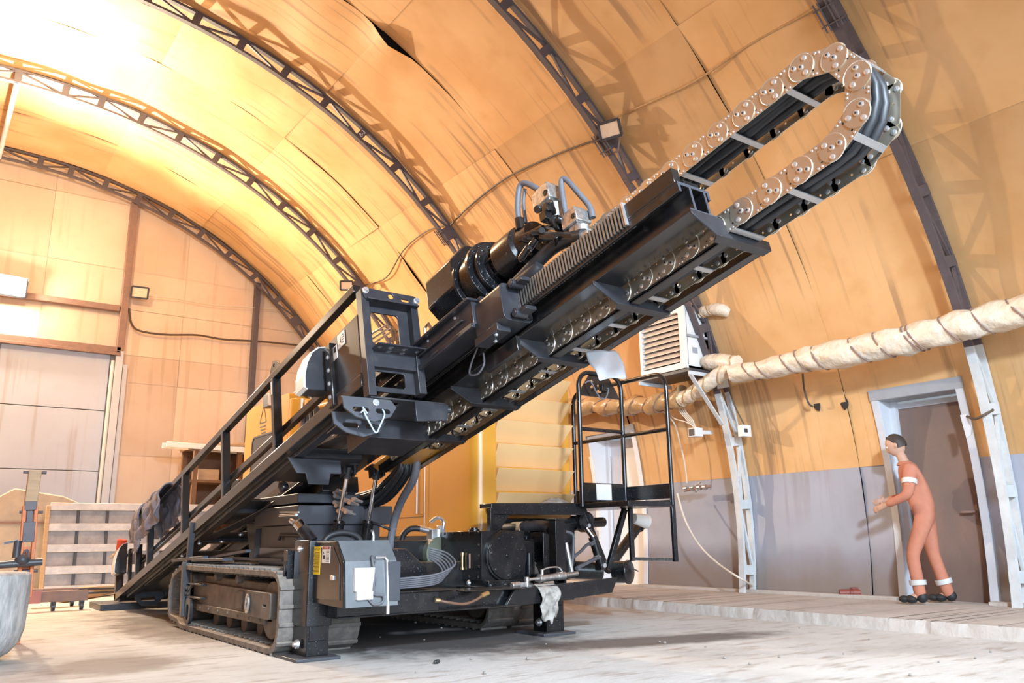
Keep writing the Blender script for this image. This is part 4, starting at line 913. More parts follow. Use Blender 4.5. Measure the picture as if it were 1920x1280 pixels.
# carriage
mb = MB(); pts = []
mb.plate(rrect(2.70, 2.92, 2.885, 3.135, .04), [], TXN(3.22), .30)
mb.bbox(2.68, 2.90, 3.5, 5.6, 2.985, 3.14); mb.bbox(2.64, 2.72, 3.48, 5.7, 3.14, 3.155); mb.bbox(2.66, 2.69, 3.5, 5.6, 2.96, 2.99)
mb.bbox(2.72, 3.20, 3.45, 5.6, 3.10, 3.16); mb.bbox(3.09, 3.2, 3.3, 5.4, 2.97, 3.14)
car = mb.build('carriage', M['steel'], rig, bevel=0.006)
mb = MB(); mb.bbox(2.70, 2.80, 3.30, 3.55, 2.85, 2.90); mb.bbox(2.68, 2.80, 4.9, 5.2, 2.88, 2.94); mb.bbox(2.67, 2.73, 4.6, 5.5, 3.16, 3.30); mb.bbox(2.66, 2.68, 3.6, 5.6, 3.05, 3.06); mb.build('wear_shoe', ST, car, bevel=0.004)
mb = MB()
for v, n in ((3.17, 3.11), (3.18, 2.915)): mb = MB(); mb.cyl(B(2.75, v, n), B(2.84, v, n), .026); mb.cyl(B(2.745, v, n), B(2.75, v, n), .02); mb.bbox(2.77, 2.85, 3.09, 3.22, n-.012, n+.012); mb.build('carriage_roller', ST, car, bevel=0.003)
mb = MB()
for v, x in ((3.36, 2.73), (3.44, 2.78), (5.0, 2.72), (5.12, 2.76)): mb.bolt(B(x, v, 2.85 if v < 4 else 2.88), B(0, 0, -1)-B(0, 0, 0), .010)
for i in range(6): mb.bolt(B(2.68, 3.7+.35*i, 3.12), (-1, 0, 0), .008)
mb.build('shoe_bolt', M['zinc'], car)
mb = MB(); mb.bbox(2.86, 2.90, 3.2, 3.75, 2.90, 2.94); mb.bbox(2.87, 2.90, 3.35, 3.7, 2.76, 2.86); mb.build('stop_block', K2, rig, bevel=0.003)
mb = MB(); mb.tube(smooth_path([B(2.84, 3.72, 2.94), B(2.83, 3.8, 2.86), B(2.83, 3.83, 2.80), B(2.83, 3.74, 2.765), B(2.83, 3.66, 2.80), B(2.83, 3.65, 2.87)], 6), .006, 6); mb.mi = 1; mb.bar(B(2.82, 3.62, 2.90), B(2.78, 3.42, 2.965), .03, .01); mb.bar(B(2.78, 3.42, 2.965), B(2.77, 3.37, 2.93), .02, .02); mb.build('limit_switch_lead', [M['greyhose'], M['bare']], rig)
# rotary head
HX, HN = 3.0, 3.47
ax = B(0, -1, 0)-B(0, 0, 0)
oc = []
for i in range(8): a = pi/8+pi/4*i; oc.append((HX+.245*cos(a)*(1.0), HN+.06+.245*sin(a)*1.12))
mb = MB(); mb.prism([B(x, 3.79, n) for x, n in oc], B(0, .36, 0)-B(0, 0, 0)); mb.bbox(2.80, 3.2, 3.7, 4.2, 3.15, 3.30)
hd = mb.build('rotary_head', M['black'], rig, bevel=0.012)
mb = MB(); mb.lathe(B(HX, 3.80, HN), ax, [(0, .235), (.025, .235), (.026, .20), (.06, .195), (.061, .212), (.10, .212), (.17, .207), (.171, .235), (.20, .235), (.201, .19), (.235, .185), (.236, .20), (.26, .20), (.261, .14), (.30, .135)], 40)
for k, (t, r) in enumerate(((.025, .217), (.20, .213), (.26, .172))):
    for i in range(18): a = 2*pi*i/18; c = B(HX+r*cos(a), 3.80, HN+r*sin(a))+ax*t; mb.bolt(c, ax, .010)
mb.build('planetary_gear', M['black'], hd, bevel=0.002)
mb = MB(); mb.lathe(B(HX, 3.50, HN), ax, [(0, .12), (.05, .12), (.051, .152), (.20, .152), (.25, .147), (.27, .12), (.38, .11)], 32)
for i in range(8): a = 2*pi*i/8; mb.bar(B(HX+.132*cos(a), 3.52, HN+.132*sin(a)), B(HX+.132*cos(a), 3.40, HN+.132*sin(a)), .03, .02)
mb.build('rotation_motor', M['black'], hd, bevel=0.002)
mb = MB(); rr = random.Random(4)
for i in range(22):
    q = (rr.uniform(2.87, 2.98), rr.uniform(2.78, 3.25)); nn_ = 3.36+.02*i*.4+(3.25-q[1])*-.25+rr.uniform(-.05, .10); w = rr.uniform(.018, .035)
    if i % 2: mb.bbox(q[0]-w, q[0]+w, q[1]-w, q[1]+w, nn_-w, nn_+w)
    else: mb.cyl(B(q[0]-.03, q[1], nn_), B(q[0]+.03, q[1]-rr.uniform(-.08, .08), nn_+rr.uniform(-.05, .05)), w*.8, seg=10)
for i in range(9):
    v = 3.28-.05*(i%3); n = 3.36+.07*(i//3); x = 2.90+.05*(i%3); mb.bbox(x, x+.06+.02*rr.random(), v-.06, v+.03, n, n+.06)
for i in range(6):
    p = B(2.86+.03*i, 3.16-.05*i, 3.30+.04*(i%3)); mb.cyl(p, p+B(.0, -.09, .03)-B(0, 0, 0), .022); mb.bolt(p, (-1, 0, 0), .018)
mb.cyl(B(2.90, 3.18, 3.46), B(2.93, 2.98, 3.42), .028); mb.cyl(B(2.90, 2.98, 3.36), B(2.94, 2.74, 3.22), .03)
mb.build('motor_manifold', K2, rig, bevel=0.004)
def vblock(cx, cv, cn, s):
    mb = MB(); mb.bbox(cx-.07*s, cx+.07*s, cv-.08*s, cv+.08*s, cn, cn+.10*s); mb.bbox(cx-.05*s, cx+.05*s, cv-.055*s, cv+.055*s, cn+.10*s, cn+.13*s)
    mb.bbox(cx-.045*s, cx+.05*s, cv-.05*s, cv+.05*s, cn-.15*s, cn); mb.cyl(B(cx, cv-.02*s, cn-.16*s), B(cx, cv-.04*s, cn-.02*s), .055*s)
    mb.mi = 1; mb.cyl(B(cx-.075*s, cv-.05*s, cn+.04*s), B(cx-.06*s, cv-.05*s, cn+.04*s), .022*s); mb.cyl(B(cx-.055*s, cv, cn-.07*s), B(cx-.04*s, cv, cn-.07*s), .018*s)
    return mb.build('solenoid_valve', [M['bare'], K2], rig, bevel=0.005)
vblock(2.97, 2.93, 3.575, 1.0); vblock(2.97, 2.74, 3.30, .85)
mb = MB(); mb.tube(smooth_path([B(2.92, 3.19, 3.58), B(2.92, 3.18, 3.70), B(2.93, 3.14, 3.83), B(2.94, 3.09, 3.84), B(2.95, 3.0, 3.74), B(2.96, 2.96, 3.68)], 6), .020, 10)
mb.tube(smooth_path([B(2.95, 3.16, 3.58), B(2.95, 3.15, 3.72), B(2.95, 3.11, 3.81)], 5), .012, 8)
mb.tube(smooth_path([B(2.96, 2.80, 3.36), B(2.96, 2.80, 3.5), B(2.97, 2.795, 3.655), B(2.985, 2.765, 3.66), B(3.0, 2.70, 3.52), B(3.02, 2.655, 3.40), B(3.02, 2.65, 3.32)], 6), .018, 10)
mb.mi = 1; mb.cyl(B(2.92, 3.19, 3.54), B(2.92, 3.185, 3.62), .03); mb.cyl(B(2.96, 2.80, 3.33), B(2.96, 2.80, 3.40), .03); mb.build('valve_hose', [M['greyhose'], K2], rig)
mb = MB(); mb.tube(smooth_path([B(2.88, 3.55, 3.16), B(2.90, 3.3, 3.20), B(2.92, 3.12, 3.24), B(2.94, 2.95, 3.27), B(2.95, 2.80, 3.245), B(2.95, 2.68, 3.20)], 6), .042, 14)
mb.tube(smooth_path([B(2.90, 3.65, 3.15), B(2.90, 3.4, 3.16), B(2.90, 3.15, 3.17), B(2.9, 3.05, 3.20)], 6), .055, 14, rs=[.03+.03*sin(pi*i/18) for i in range(19)]); mb.mi = 1; mb.cyl(B(2.95, 2.70, 3.2), B(2.95, 2.63, 3.18), .03)
mb.build('head_hose', [M['hose'], M['bare']], rig)
# breakout vise cylinders behind the frame
for x, v, n in ((2.80, 4.50, 3.12), (2.55, 4.75, 3.0)):
    mb = MB(); d = (B(0, 0, 1)-B(0, 0, 0)); mb.lathe(B(x, v, n), d, [(0, .09), (.10, .09), (.101, .075), (.16, .07), (.161, .062), (.33, .06), (.34, .05), (.36, .05)], 24)
    mb.bar(B(x, v, n+.36), B(x, v-.10, n+.44), .03, .03); mb.build('vise_cylinder', M['black'], rig, bevel=0.002)
mb = MB()
for i in range(3): mb.tube([B(2.74+.02*i, 4.62-.02*i, 3.20), B(2.74+.02*i, 4.62-.02*i, 3.50-.025*i), B(2.72+.02*i, 4.66-.02*i, 3.54-.025*i), B(2.66+.02*i, 4.9, 3.54-.03*i), B(2.66+.02*i, 4.95, 3.46-.03*i)], .009, 8)
mb.tube([B(2.85, 4.35, 3.18), B(2.85, 4.34, 3.38), B(2.86, 4.30, 3.40), B(2.87, 4.26, 3.30), B(2.87, 4.25, 3.15)], .012, 8); mb.build('vise_pipes', M['bare'], rig)
mb = MB(); mb.bbox(2.75, 2.79, 4.3, 6.6, 2.95, 3.12); mb.build('rod_guide', K2, rig, bevel=0.004)

# tray with angle brackets under the beam
mb = MB(); mb.bbox(3.13, 3.142, 1.95, 5.75, 2.755, 2.815); mb.bbox(3.13, 3.20, 1.95, 5.75, 2.755, 2.765); mb.bbox(3.40, 3.462, 1.95, 5.75, 2.755, 2.765); mb.bbox(3.45, 3.462, 1.95, 5.75, 2.755, 2.86)
tray = mb.build('cable_tray', K2, rig, bevel=0.002)
for i, vv in enumerate((1.88, 2.625, 3.37, 4.15, 4.90)):
    mb = MB(); mb.plate([(2.885, 2.857), (2.885, 2.835), (3.03, 2.748), (3.46, 2.748), (3.46, 2.80), (3.19, 2.80), (3.17, 2.845), (3.12, 2.845), (3.10, 2.857)], [], TXN(vv), .010)
    mb.plate([(3.03, vv), (3.46, vv), (3.46, vv+.06), (3.08, vv+.06)], [], TXV(2.744), .008); mb.build('tray_bracket', ST, tray, bevel=0.002)
mb = MB(); mb.prism([B(3.14, 5.2, 2.78), B(3.14, 5.75, 2.76), B(3.14, 5.9, 2.86), B(3.14, 5.5, 2.86)], (.30, 0, 0)); mb.build('tray_end_chute', M['yellow'], tray, bevel=0.003)
mb = MB()
for q in ((5.72, 2.785), (5.60, 2.80), (5.45, 2.775), (5.35, 2.79)): mb.bolt(B(3.14, q[0], q[1]), (-1, 0, 0), .012)
mb.build('chute_bolt', M['zinc'], tray)

# cable carrier chain
Rr = .235; NC = 3.072; VT = 1.26
def cpath(s):     # s from the lower run's far end; returns v, n, direction
    Ll = 5.55-VT
    if s < Ll: return 5.55-s, NC-Rr, pi
    s -= Ll
    if s < pi*Rr:
        a = -pi/2 - s/Rr; return VT+Rr*cos(a), NC+Rr*sin(a), a-pi/2
    s -= pi*Rr; return VT+s, NC+Rr, 0.0
pitch = .176; Ltot = (5.55-VT)+pi*Rr+1.52; nl = int(Ltot/pitch)
ofs = (5.55-VT+pi*Rr/2) - pitch*round((5.55-VT+pi*Rr/2)/pitch)
mb = MB()
for dx, dm, r in ((.05, -.015, .030), (.115, -.012, .034), (.18, -.015, .028), (.09, .02, .02), (.15, .02, .022)):
    pts = []
    for i in range(90):
        s = Ltot*i/89; v, n, a = cpath(s); m = dm+.004*sin(s*11+dx*60)
        pts.append(B(3.13+dx, v-sin(a)*m*-1*-1, n+cos(a)*m))
    mb.tube(pts, r, 10)
for i in range(70):
    pass
carr = mb.build('cable_carrier', M['hose'], rig)
protos = {}
for i in range(nl):
    s0 = ofs+pitch*i; s1 = s0+pitch
    if s0 < 0: continue
    v, n, _ = cpath(s0); v2, n2, _ = cpath(min(s1, Ltot+.2)); dv, dn = v2-v, n2-n; L = hypot(dv, dn); tv, tn = dv/L, dn/L
    for side_ in (0, 1):
        x = 3.13 if side_ == 0 else 3.362; sg = -1 if side_ == 0 else 1
        inward = -sg
        mb = MB()
        # local frame: u along the chain, w outwards from the loop (left turn)
        def tr(u, w, t, v=v, n=n, tv=tv, tn=tn, x=x, sg=sg): return B(x+sg*t, v+tv*u-tn*w*1.0*-1*-1, n+tn*u+tv*w)
        h = .063
        mb.plate(rrect(.0, L+.03, -h*.97, h*.97, .02), [circ(L*.62, -.03, .006, 8), circ(L*.62, .03, .006, 8)], tr, .004)
        mb.plate(circ(0, 0, .066, 28), [], lambda u, w, t: tr(u, w, t+.004), .005)
        mb.mi = 1
        ring = [tr(.067*cos(q), .067*sin(q), .010) for q in [2*pi*k/28 for k in range(28)]]
        mb.tube([tr(.066*cos(q), .066*sin(q), .007) for q in [2*pi*k/24-1.2 for k in range(15)]], .0035, 5)
        mb.mi = 2
        for (u, w) in ((.0, .0), (.036, .02), (-.028, .034), (-.012, -.04)):
            for sd in (1, -1): mb.lathe(tr(u, w, .009 if sd > 0 else 0), V((sg*sd, 0, 0)), [(0, .0125), (.004, .0125), (.005, .008), (.007, .0)], 10, cap=False)
        for (u, w) in ((.085, .05), (.105, .05), (.085, -.05), (.105, -.05)): mb.lathe(tr(u, w, .004), V((sg, 0, 0)), [(0, .006), (.004, .005), (.005, 0)], 8, cap=False)
        mb.mi = 3
        for (u, w) in ((.0, .0), (.036, .02)): mb.lathe(tr(u, w, .015), V((sg, 0, 0)), [(0, .006), (.0015, .006), (.0016, 0)], 8, cap=False)
        mb.build('link_plate', [M['chain'], M['chain_edge'], M['zinc'], M['ink']], carr, bevel=0, smooth=30)
    if i % 2 == 0:
        for w in (-.058, .058):
            mb = MB(); c = B(3.246, v+tv*L*.55-tn*w, n+tn*L*.55+tv*w); mb.obox(c, V((.116, 0, 0)), (B(0, tv, tn)-B(0, 0, 0))*.017, (B(0, -tn, tv)-B(0, 0, 0))*.004); mb.build('separator_bar', M['alu'], carr, bevel=0.001)
# hoses leaving the tray towards the chassis
mb = MB(); rr = random.Random(8)
for i in range(12):
    o = V((rr.uniform(-.06, .06), 0, rr.uniform(-.05, .05)))
    mb.tube(smooth_path([B(3.28, 5.55, 2.82)+o*.8, V((3.28, 6.1, 1.36))+o, V((3.28, 6.5, 1.18))+o*1.3, V((3.26, 7.0, 1.13))+o*1.4, V((3.22, 7.5, 1.12))+o, V((3.1, 8.0, 1.05))+o], 6), rr.uniform(.012, .02), 8)
mb.build('hose_bundle', M['hose'], rig)
mb = MB(); mb.tube(smooth_path([B(3.36, 5.5, 2.80), V((3.36, 6.05, 1.30)), V((3.37, 6.28, 1.12)), V((3.38, 6.42, .95)), V((3.38, 6.5, .70))], 7), .034, 12); mb.build('return_hose', M['greyhose'], rig)

# ------------------------------------------------------------------ doors in the right wall
def wall_x(z, off=OFF): return PR(a_at_z(z, off), off)[0]
def doorway(n, y0, y1, zt, leafmat, framemat, headmat, depth):
    mb = MB(); xl = 9.12 + depth
    # jamb linings follow the leaning wall at their front edge and end on the upright leaf plane
    zs = [0.1+(zt-0.1)*i/6 for i in range(7)]
    for y, s in ((y1, -1), (y0, 1)):
        for za, zb in zip(zs, zs[1:]):
            mb.hexa([(wall_x(za)-.02, y, za), (xl, y, za), (xl, y+s*.035, za), (wall_x(za)-.02, y+s*.035, za), (wall_x(zb)-.02, y, zb), (xl, y, zb), (xl, y+s*.035, zb), (wall_x(zb)-.02, y+s*.035, zb)])
            mb.hexa([(wall_x(za)-.03, y-s*.05, za), (wall_x(za)-.015, y-s*.05, za), (wall_x(za)-.015, y+s*.03, za), (wall_x(za)-.03, y+s*.03, za), (wall_x(zb)-.03, y-s*.05, zb), (wall_x(zb)-.015, y-s*.05, zb), (wall_x(zb)-.015, y+s*.03, zb), (wall_x(zb)-.03, y+s*.03, zb)])
    mb.mi = 1; mb.box(wall_x(zt)-.02, xl, y0+.03, y1-.03, zt-.035, zt); 
    mb.mi = 2; a = wall_x(zt+.09); mb.hexa([(wall_x(zt)-.03, y0-.06, zt-.03), (wall_x(zt)-.015, y0-.06, zt-.03), (wall_x(zt)-.015, y1+.06, zt-.03), (wall_x(zt)-.03, y1+.06, zt-.03), (a-.03, y0-.06, zt+.09), (a-.015, y0-.06, zt+.09), (a-.015, y1+.06, zt+.09), (a-.03, y1+.06, zt+.09)])
    mb.mi = 0; mb.box(xl-.06, xl, y1-.10, y1-.035, .1, zt-.03); mb.box(xl-.06, xl, y0+.035, y0+.07, .1, zt-.03)
    mb.mi = 3; mb.box(xl, xl+.03, y0+.06, y1-.08, .1, zt-.06); mb.mi = 2; mb.box(xl-.012, xl+.0, y1-.105, y1-.092, .2, zt-.3)
    f = tag(mb.build('door_%d' % n, [framemat, headmat, M['frame_grey'], leafmat], smooth=0), kind='structure')
    return f, xl
d1, xl1 = doorway(1, 4.15, 5.09, 2.32, M['door_leaf'], M['frame_white'], M['frame_grey'], 0.0)
mb = MB(); mb.cyl((xl1-.005, 4.28, 1.02), (xl1-.06, 4.28, 1.02), .012); mb.bar((xl1-.06, 4.28, 1.02), (xl1-.06, 4.40, 1.02), .02, .02); mb.box(xl1-.006, xl1, 4.26, 4.30, .94, 1.10); mb.build('door_handle', M['rust'], d1)
mb = MB(); mb.box(xl1-.012, xl1, 4.3, 5.0, 2.20, 2.26); mb.build('door_gap', M['frame_white'], d1)
M['bright_door'] = mat('white_door_sheet', (0.78, 0.78, 0.80), 0.5, alt=(0.70, 0.66, 0.62), scale=1.5)
d2, xl2 = doorway(2, 9.06, 10.09, 2.40, M['bright_door'], M['bright_door'], M['frame_white'], 0.1)
# torn board pocket and cable beside door_1
mb = MB()
pts = [PX(q[0], q[1], 8.72) for q in ((1800, 778), (1812, 776), (1820, 800), (1820, 815), (1812, 822), (1806, 800))]
mb.prism(pts, (.01, 0, 0)); o = mb.build('wall_scrap', M['frame_white'], smooth=0); tag(o, 'pale torn scrap of sheet sticking out of the wall beside the doorway', 'scrap')
mb = MB(); mb.tube(smooth_path([PX(1812, 780, 8.74), PX(1828, 785, 8.62), PX(1845, 778, 8.60), PX(1862, 768, 8.7)], 6), .014, 8); tag(mb.build('short_cable', M['darkcord']), 'short dark cable coming out of the torn wall beside the doorway', 'cable')
mb = MB(); mb.tube(smooth_path([PX(1505, 700, 8.62), PX(1508, 730, 8.66), PX(1516, 755, 8.7), PX(1524, 762, 8.76)], 6), .012, 8); tag(mb.build('hanging_cable', M['darkcord']), 'dark cable end hanging below the wrapped pipe into a hole in the wall', 'cable')
for (x, y), w in (((1524, 758), .05), ((1575, 755), .045)):
    mb = MB(); c = PX(x, y, 8.75); rr = random.Random(x); xs_ = wall_x(c.z)-.012
    mb.prism([V((xs_, c.y+w*(1+.5*rr.random())*cos(q)*.8, c.z+w*1.5*(.7+.6*rr.random())*sin(q))) for q in [2*pi*i/9 for i in range(9)]], (.012, 0, 0))
    tag(mb.build('wall_hole', M['shell'], smooth=0), 'ragged dark hole punched in the board %s' % ('under the hanging cable end' if x < 1550 else 'nearest the doorway head, right of the hanging cable'), 'hole')

# ------------------------------------------------------------------ wall heater, brackets and wrapped pipes
ht = thing('wall_heater', (8.2, 7.6, 2.93), 'white fan heater with tan louvers on a pale blue wall bracket', 'heater')
mb = MB(); mb.plate(rrect(7.14, 7.98, 2.95, 3.83, .05), [rrect(7.24, 7.94, 3.03, 3.72, .03)], TYZ(7.99), .05); mb.box(8.03, 8.44, 7.14, 7.17, 2.95, 3.83); mb.box(8.03, 8.44, 7.95, 7.98, 2.95, 3.83); mb.box(8.03, 8.44, 7.14, 7.98, 3.80, 3.83); mb.box(8.38, 8.44, 7.14, 7.98, 2.95, 3.83); mb.box(8.0, 8.44, 7.14, 7.98, 2.95, 2.985)
mb.mi = 1; mb.box(8.02, 8.46, 7.10, 7.14, 3.37, 3.40); mb.box(8.10, 8.2, 7.137, 7.14, 3.60, 3.68); mb.box(8.12, 8.22, 7.137, 7.14, 3.16, 3.24)
mb.build('casing', [M['white_metal'], M['frame_grey']], ht, bevel=0.008)
M['louver_tan'] = mat('tan_louver_enamel', (0.72, 0.60, 0.50), 0.45)
for i in range(9):
    z = 3.05+i*.075; mb = MB(); mb.prism([(8.0, 7.25, z), (8.0, 7.25, z+.012), (8.07, 7.25, z+.085), (8.07, 7.25, z+.070)], (0, .68, 0)); mb.build('louver', M['louver_tan'], ht, smooth=0)
mb = MB(); mb.box(8.30, 8.31, 7.2, 7.94, 3.0, 3.78); mb.build('back_plate', M['ink'], ht, smooth=0)
mb = MB(); mb.box(7.95, 8.46, 7.06, 8.0, 2.885, 2.93); mb.build('base_tray', M['slate'], ht, bevel=0.004)
bk = thing('heater_bracket', (8.3, 7.1, 2.1), 'pale blue angle iron bracket carrying the white heater', 'bracket')
for y in (7.045, 7.95):
    mb = MB(); mb.bar((7.92, y, 2.86), (8.55, y, 2.86), .03, .05, (0, 0, 1)); (mb.bar((7.94, y, 2.84), (8.50, y, 2.22), .02, .06, (0, 1, 0)) if y < 7.5 else None); mb.build('bracket_arm', M['truss_white'], bk, bevel=0.003)
def wrapped(name, pts, rfun, n_per, material, label, cat, bands, ring_mat, seed):
    path = smooth_path(pts, n_per); N_ = len(path); mb = MB(); rr = random.Random(seed); rings = []
    bands = sorted(bands); seg = 22; prev = V((0, 0, 1))
    for i, p in enumerate(path):
        t = (path[min(i+1, N_-1)]-path[max(i-1, 0)]).normalized(); a = (prev-t*prev.dot(t)).normalized(); prev = a; b = t.cross(a)
        ring = []
        for k in range(seg):
            q = 2*pi*k/seg; u = (i + 1.6*sin(q))/(N_-1)
            d = min(abs(u-bd) for bd in bands); r = rfun(u)*(0.80+0.20*min(1, (d*N_/5))**.5)
            r *= 1+.055*sin(3*q+u*61)+.04*sin(7*q-u*47)+.03*sin(11*q+u*90)
            r *= 1-.05*max(0, -sin(q))
            ring.append(mb.bm.verts.new(p+(a*sin(q)+b*cos(q))*r))
        rings.append(ring)
    for A_, B_ in zip(rings, rings[1:]):
        for k in range(seg): mb.face([A_[k], A_[(k+1)%seg], B_[(k+1)%seg], B_[k]])
    mb.face(rings[0][::-1]); mb.face(rings[-1])
    o = mb.build(name, material, None, smooth=70); tag(o, label, cat)
    for bd in bands:
        if not 0.02 < bd < 0.98: continue
        f = bd*(N_-1); pts2 = []; prev = V((0, 0, 1))
        for k in range(24):
            q = 2*pi*k/24; ff = min(max(f-1.6*sin(q), 0), N_-1.001); i = int(ff); p = path[i].lerp(path[i+1], ff-i); t = (path[i+1]-path[i]).normalized(); a = (V((0, 0, 1))-t*t.z).normalized(); b = t.cross(a)
            pts2.append(p+(a*sin(q)+b*cos(q))*rfun(bd)*.86)
        mb = MB(); mb.tube(pts2, .009, 6, closed=True); mb.build('tie_band', ring_mat, o)
    return o
PXX = 8.22
cl = [(1375, 700), (1440, 692), (1500, 677), (1560, 667), (1640, 650), (1720, 633), (1800, 612), (1880, 592), (1990, 563), (2120, 530)]
pp = [PX(x, y, PXX) for x, y in cl]
bx = [1405, 1433, 1480, 1507, 1542, 1608, 1655, 1709, 1723, 1780, 1846, 1912, 1985, 2060]
tt = []
tot = len(smooth_path(pp, 9))-1; sp_ = smooth_path(pp, 9)
def toscreen(P): d = P-CP; return 960+FPX*d.dot(CR)/d.dot(CF)
scr = [toscreen(q) for q in sp_]
for b in bx:
    j = min(range(len(scr)), key=lambda i: abs(scr[i]-b)); tt.append(j/tot)
wrapped('wrapped_pipe', pp, lambda u: .118+.055*min(1, u*3.0)-.03*max(0, u-.45), 9, M['wrap'], 'long pipe wrapped in cream plastic and tied with cord, running along the right wall', 'pipe', tt, M['rust'], 2)
wrapped('pipe_elbow', [(8.38, 7.10, 3.03), (8.30, 7.02, 3.03), (8.30, 6.80, 3.0), (8.26, 6.55, 2.93)], lambda u: .105, 8, M['wrap'], 'cream wrapped pipe stub leaving the bottom of the white heater', 'pipe', [0.1, .95], M['wrap_brown'], 3)
wrapped('pipe_elbow', [(8.30, 7.10, 3.72), (8.30, 6.98, 3.73), (8.32, 6.80, 3.70), (8.40, 6.72, 3.66)], lambda u: .085, 8, M['wrap'], 'cream wrapped pipe stub leaving the top of the white heater', 'pipe', [0.1, .4, .98], M['wrap_brown'], 4)
wrapped('pipe_loop', [(8.30, 6.62, 2.90), (8.25, 6.95, 2.78), (8.28, 7.3, 2.66), (8.33, 7.55, 2.62)], lambda u: .11, 8, M['wrap'], 'crumpled wrapped pipe section tucked under the white heater', 'pipe', [0.2, .4, .6, .8], M['wrap_brown'], 5)
wrapped('aged_pipe', [(8.36, 7.55, 2.66), (8.36, 8.0, 2.63), (8.38, 8.5, 2.66), (8.38, 9.0, 2.72), (8.40, 9.6, 2.80), (8.4, 10.3, 2.86), (8.4, 11.2, 2.9)], lambda u: .14+.03*sin(u*40), 9, M['wrap_brown'], 'brown wrapped pipe sagging along the wall behind the safety gate', 'pipe', [.08, .16, .24, .33, .42, .5, .6, .7, .85], M['rust'], 6)

# switch boxes and cables on the right wall
jb = thing('switch_box', (8.4, 7.45, 2.10), 'small white box with dark window under the heater bracket', 'switch box')
mb = MB(); mb.box(8.36, 8.50, 7.38, 7.52, 2.10, 2.22); mb.build('housing', M['white_box'], jb, bevel=0.006)
mb = MB(); mb.box(8.352, 8.36, 7.41, 7.50, 2.115, 2.205); mb.build('window', M['glass_dark'], jb)
mb = MB(); mb.bar((8.45, 7.45, 2.16), (8.75, 7.45, 2.18), .05, .05); mb.build('back_mount', M['white_box'], jb)
s2 = thing('socket_box', (8.6, 6.83, 2.05), 'white wall socket box right of the pale truss foot', 'socket')
mb = MB(); mb.box(8.58, 8.74, 6.78, 6.87, 2.05, 2.20); mb.build('housing', M['white_box'], s2, bevel=0.005)
mb = MB(); mb.box(8.60, 8.66, 6.775, 6.78, 2.10, 2.15); mb.build('socket_face', M['slate'], s2)
mb = MB()
for i in range(4): mb.tube(smooth_path([(8.42+.02*i, 7.44+.015*i, 2.22), (8.44, 7.5+.03*i, 2.34), (8.46, 7.62+.05*i, 2.46+.02*i), (8.5, 7.75+.06*i, 2.66)], 6), .008, 7)
mb.tube(smooth_path([(8.40, 7.42, 2.22), (8.42, 7.6, 2.32), (8.5, 7.9, 2.42), (8.6, 8.15, 2.62)], 6), .008, 7)
tag(mb.build('cable_bunch', M['cord']), 'bunch of cream cables rising from the small white box to the pipes', 'cable')
mb = MB(); mb.tube(smooth_path([(8.66, 6.82, 2.20), (8.64, 6.88, 2.35), (8.62, 6.93, 2.5), (8.60, 6.98, 2.70)], 6), .010, 7)
tag(mb.build('socket_cable', M['darkcord']), 'dark cable running up from the wall socket box along the truss', 'cable')
mb = MB(); mb.tube(smooth_path([(8.64, 7.3, 3.05), (8.62, 6.98, 3.35), (8.56, 6.95, 3.55), (8.52, 7.05, 3.50), (8.5, 7.12, 3.40)], 6), .010, 7)
tag(mb.build('heater_cable', M['darkcord']), 'grey looped cable behind the white heater', 'cable')
mb = MB(); mb.tube(smooth_path([(8.5, 8.2, 2.6), PX(1262, 790, 8.62), PX(1275, 830, 8.68), PX(1284, 870, 8.74), PX(1288, 905, 8.78)], 6), .010, 7)
tag(mb.build('wall_cable', M['cord']), 'cream cable hanging down the wall to the tap pipe right of the ladder', 'cable')
tp = thing('tap_pipe', PX(1298, 920, 8.72), 'short grey tap pipe with fittings on the wall right of the ladder', 'tap')
mb = MB(); mb.cyl((8.72, 7.98, 1.43), (8.72, 7.50, 1.46), .022); mb.build('pipe', M['rust'], tp)
for y in (7.58, 7.68, 7.8, 7.92): mb = MB(); mb.cyl((8.72, y, 1.452), (8.72, y+.05, 1.45), .036); mb.build('fitting', M['bare'], tp)
mb = MB(); mb.cyl((8.72, 7.74, 1.45), (8.68, 7.74, 1.40), .02); mb.bar((8.70, 7.76, 1.48), (8.70, 7.66, 1.52), .02, .012); mb.build('spout', M['bare'], tp)
pe = [PX(1270, 925, 8.66), PX(1285, 975, 8.6), PX(1310, 1020, 8.55), PX(1345, 1055, 8.5), PX(1390, 1085, 8.45), PZ(1430, 1104, .118), PZ(1500, 1110, .112), PZ(1572, 1111, .112)]
mb = MB(); mb.tube(smooth_path(pe, 8), .013, 8); tag(mb.build('power_cable', M['cord']), 'cream power cable curving down the grey wall to the floor ledge', 'cable')
pl = thing('power_plug', PZ(1600, 1115, .1), 'red-brown industrial plug lying on the ledge beside the door', 'plug')
a_, b_ = PZ(1574, 1111, .15), PZ(1624, 1111, .15)
mb = MB(); mb.cyl(a_, a_.lerp(b_, .5), .04, .042); mb.cyl(a_.lerp(b_, .5), b_, .05); mb.build('plug_body', M['rust2'] if 'rust2' in M else mat('red_plug', (0.26, 0.06, 0.04), 0.5), pl)
mb = MB(); mb.bar(a_.lerp(b_, .45)+V((0, 0, .05)), a_.lerp(b_, .9)+V((0, 0, .06)), .04, .02); mb.tube([a_.lerp(b_, .5)+V((.05*cos(q), 0, .055*sin(q))) for q in [2*pi*i/12 for i in range(12)]], .008, 6, closed=True); mb.build('plug_cover', mat('dark_red_plug_cover', (0.20, 0.04, 0.03), 0.5), pl)
mb = MB(); mb.tube(smooth_path([b_, PZ(1640, 1113, .112), PZ(1680, 1118, .11), PZ(1700, 1119, .11)], 6), .011, 8); tag(mb.build('floor_cable', M['darkcord']), 'dark cable leading from the red plug to the doorway', 'cable')

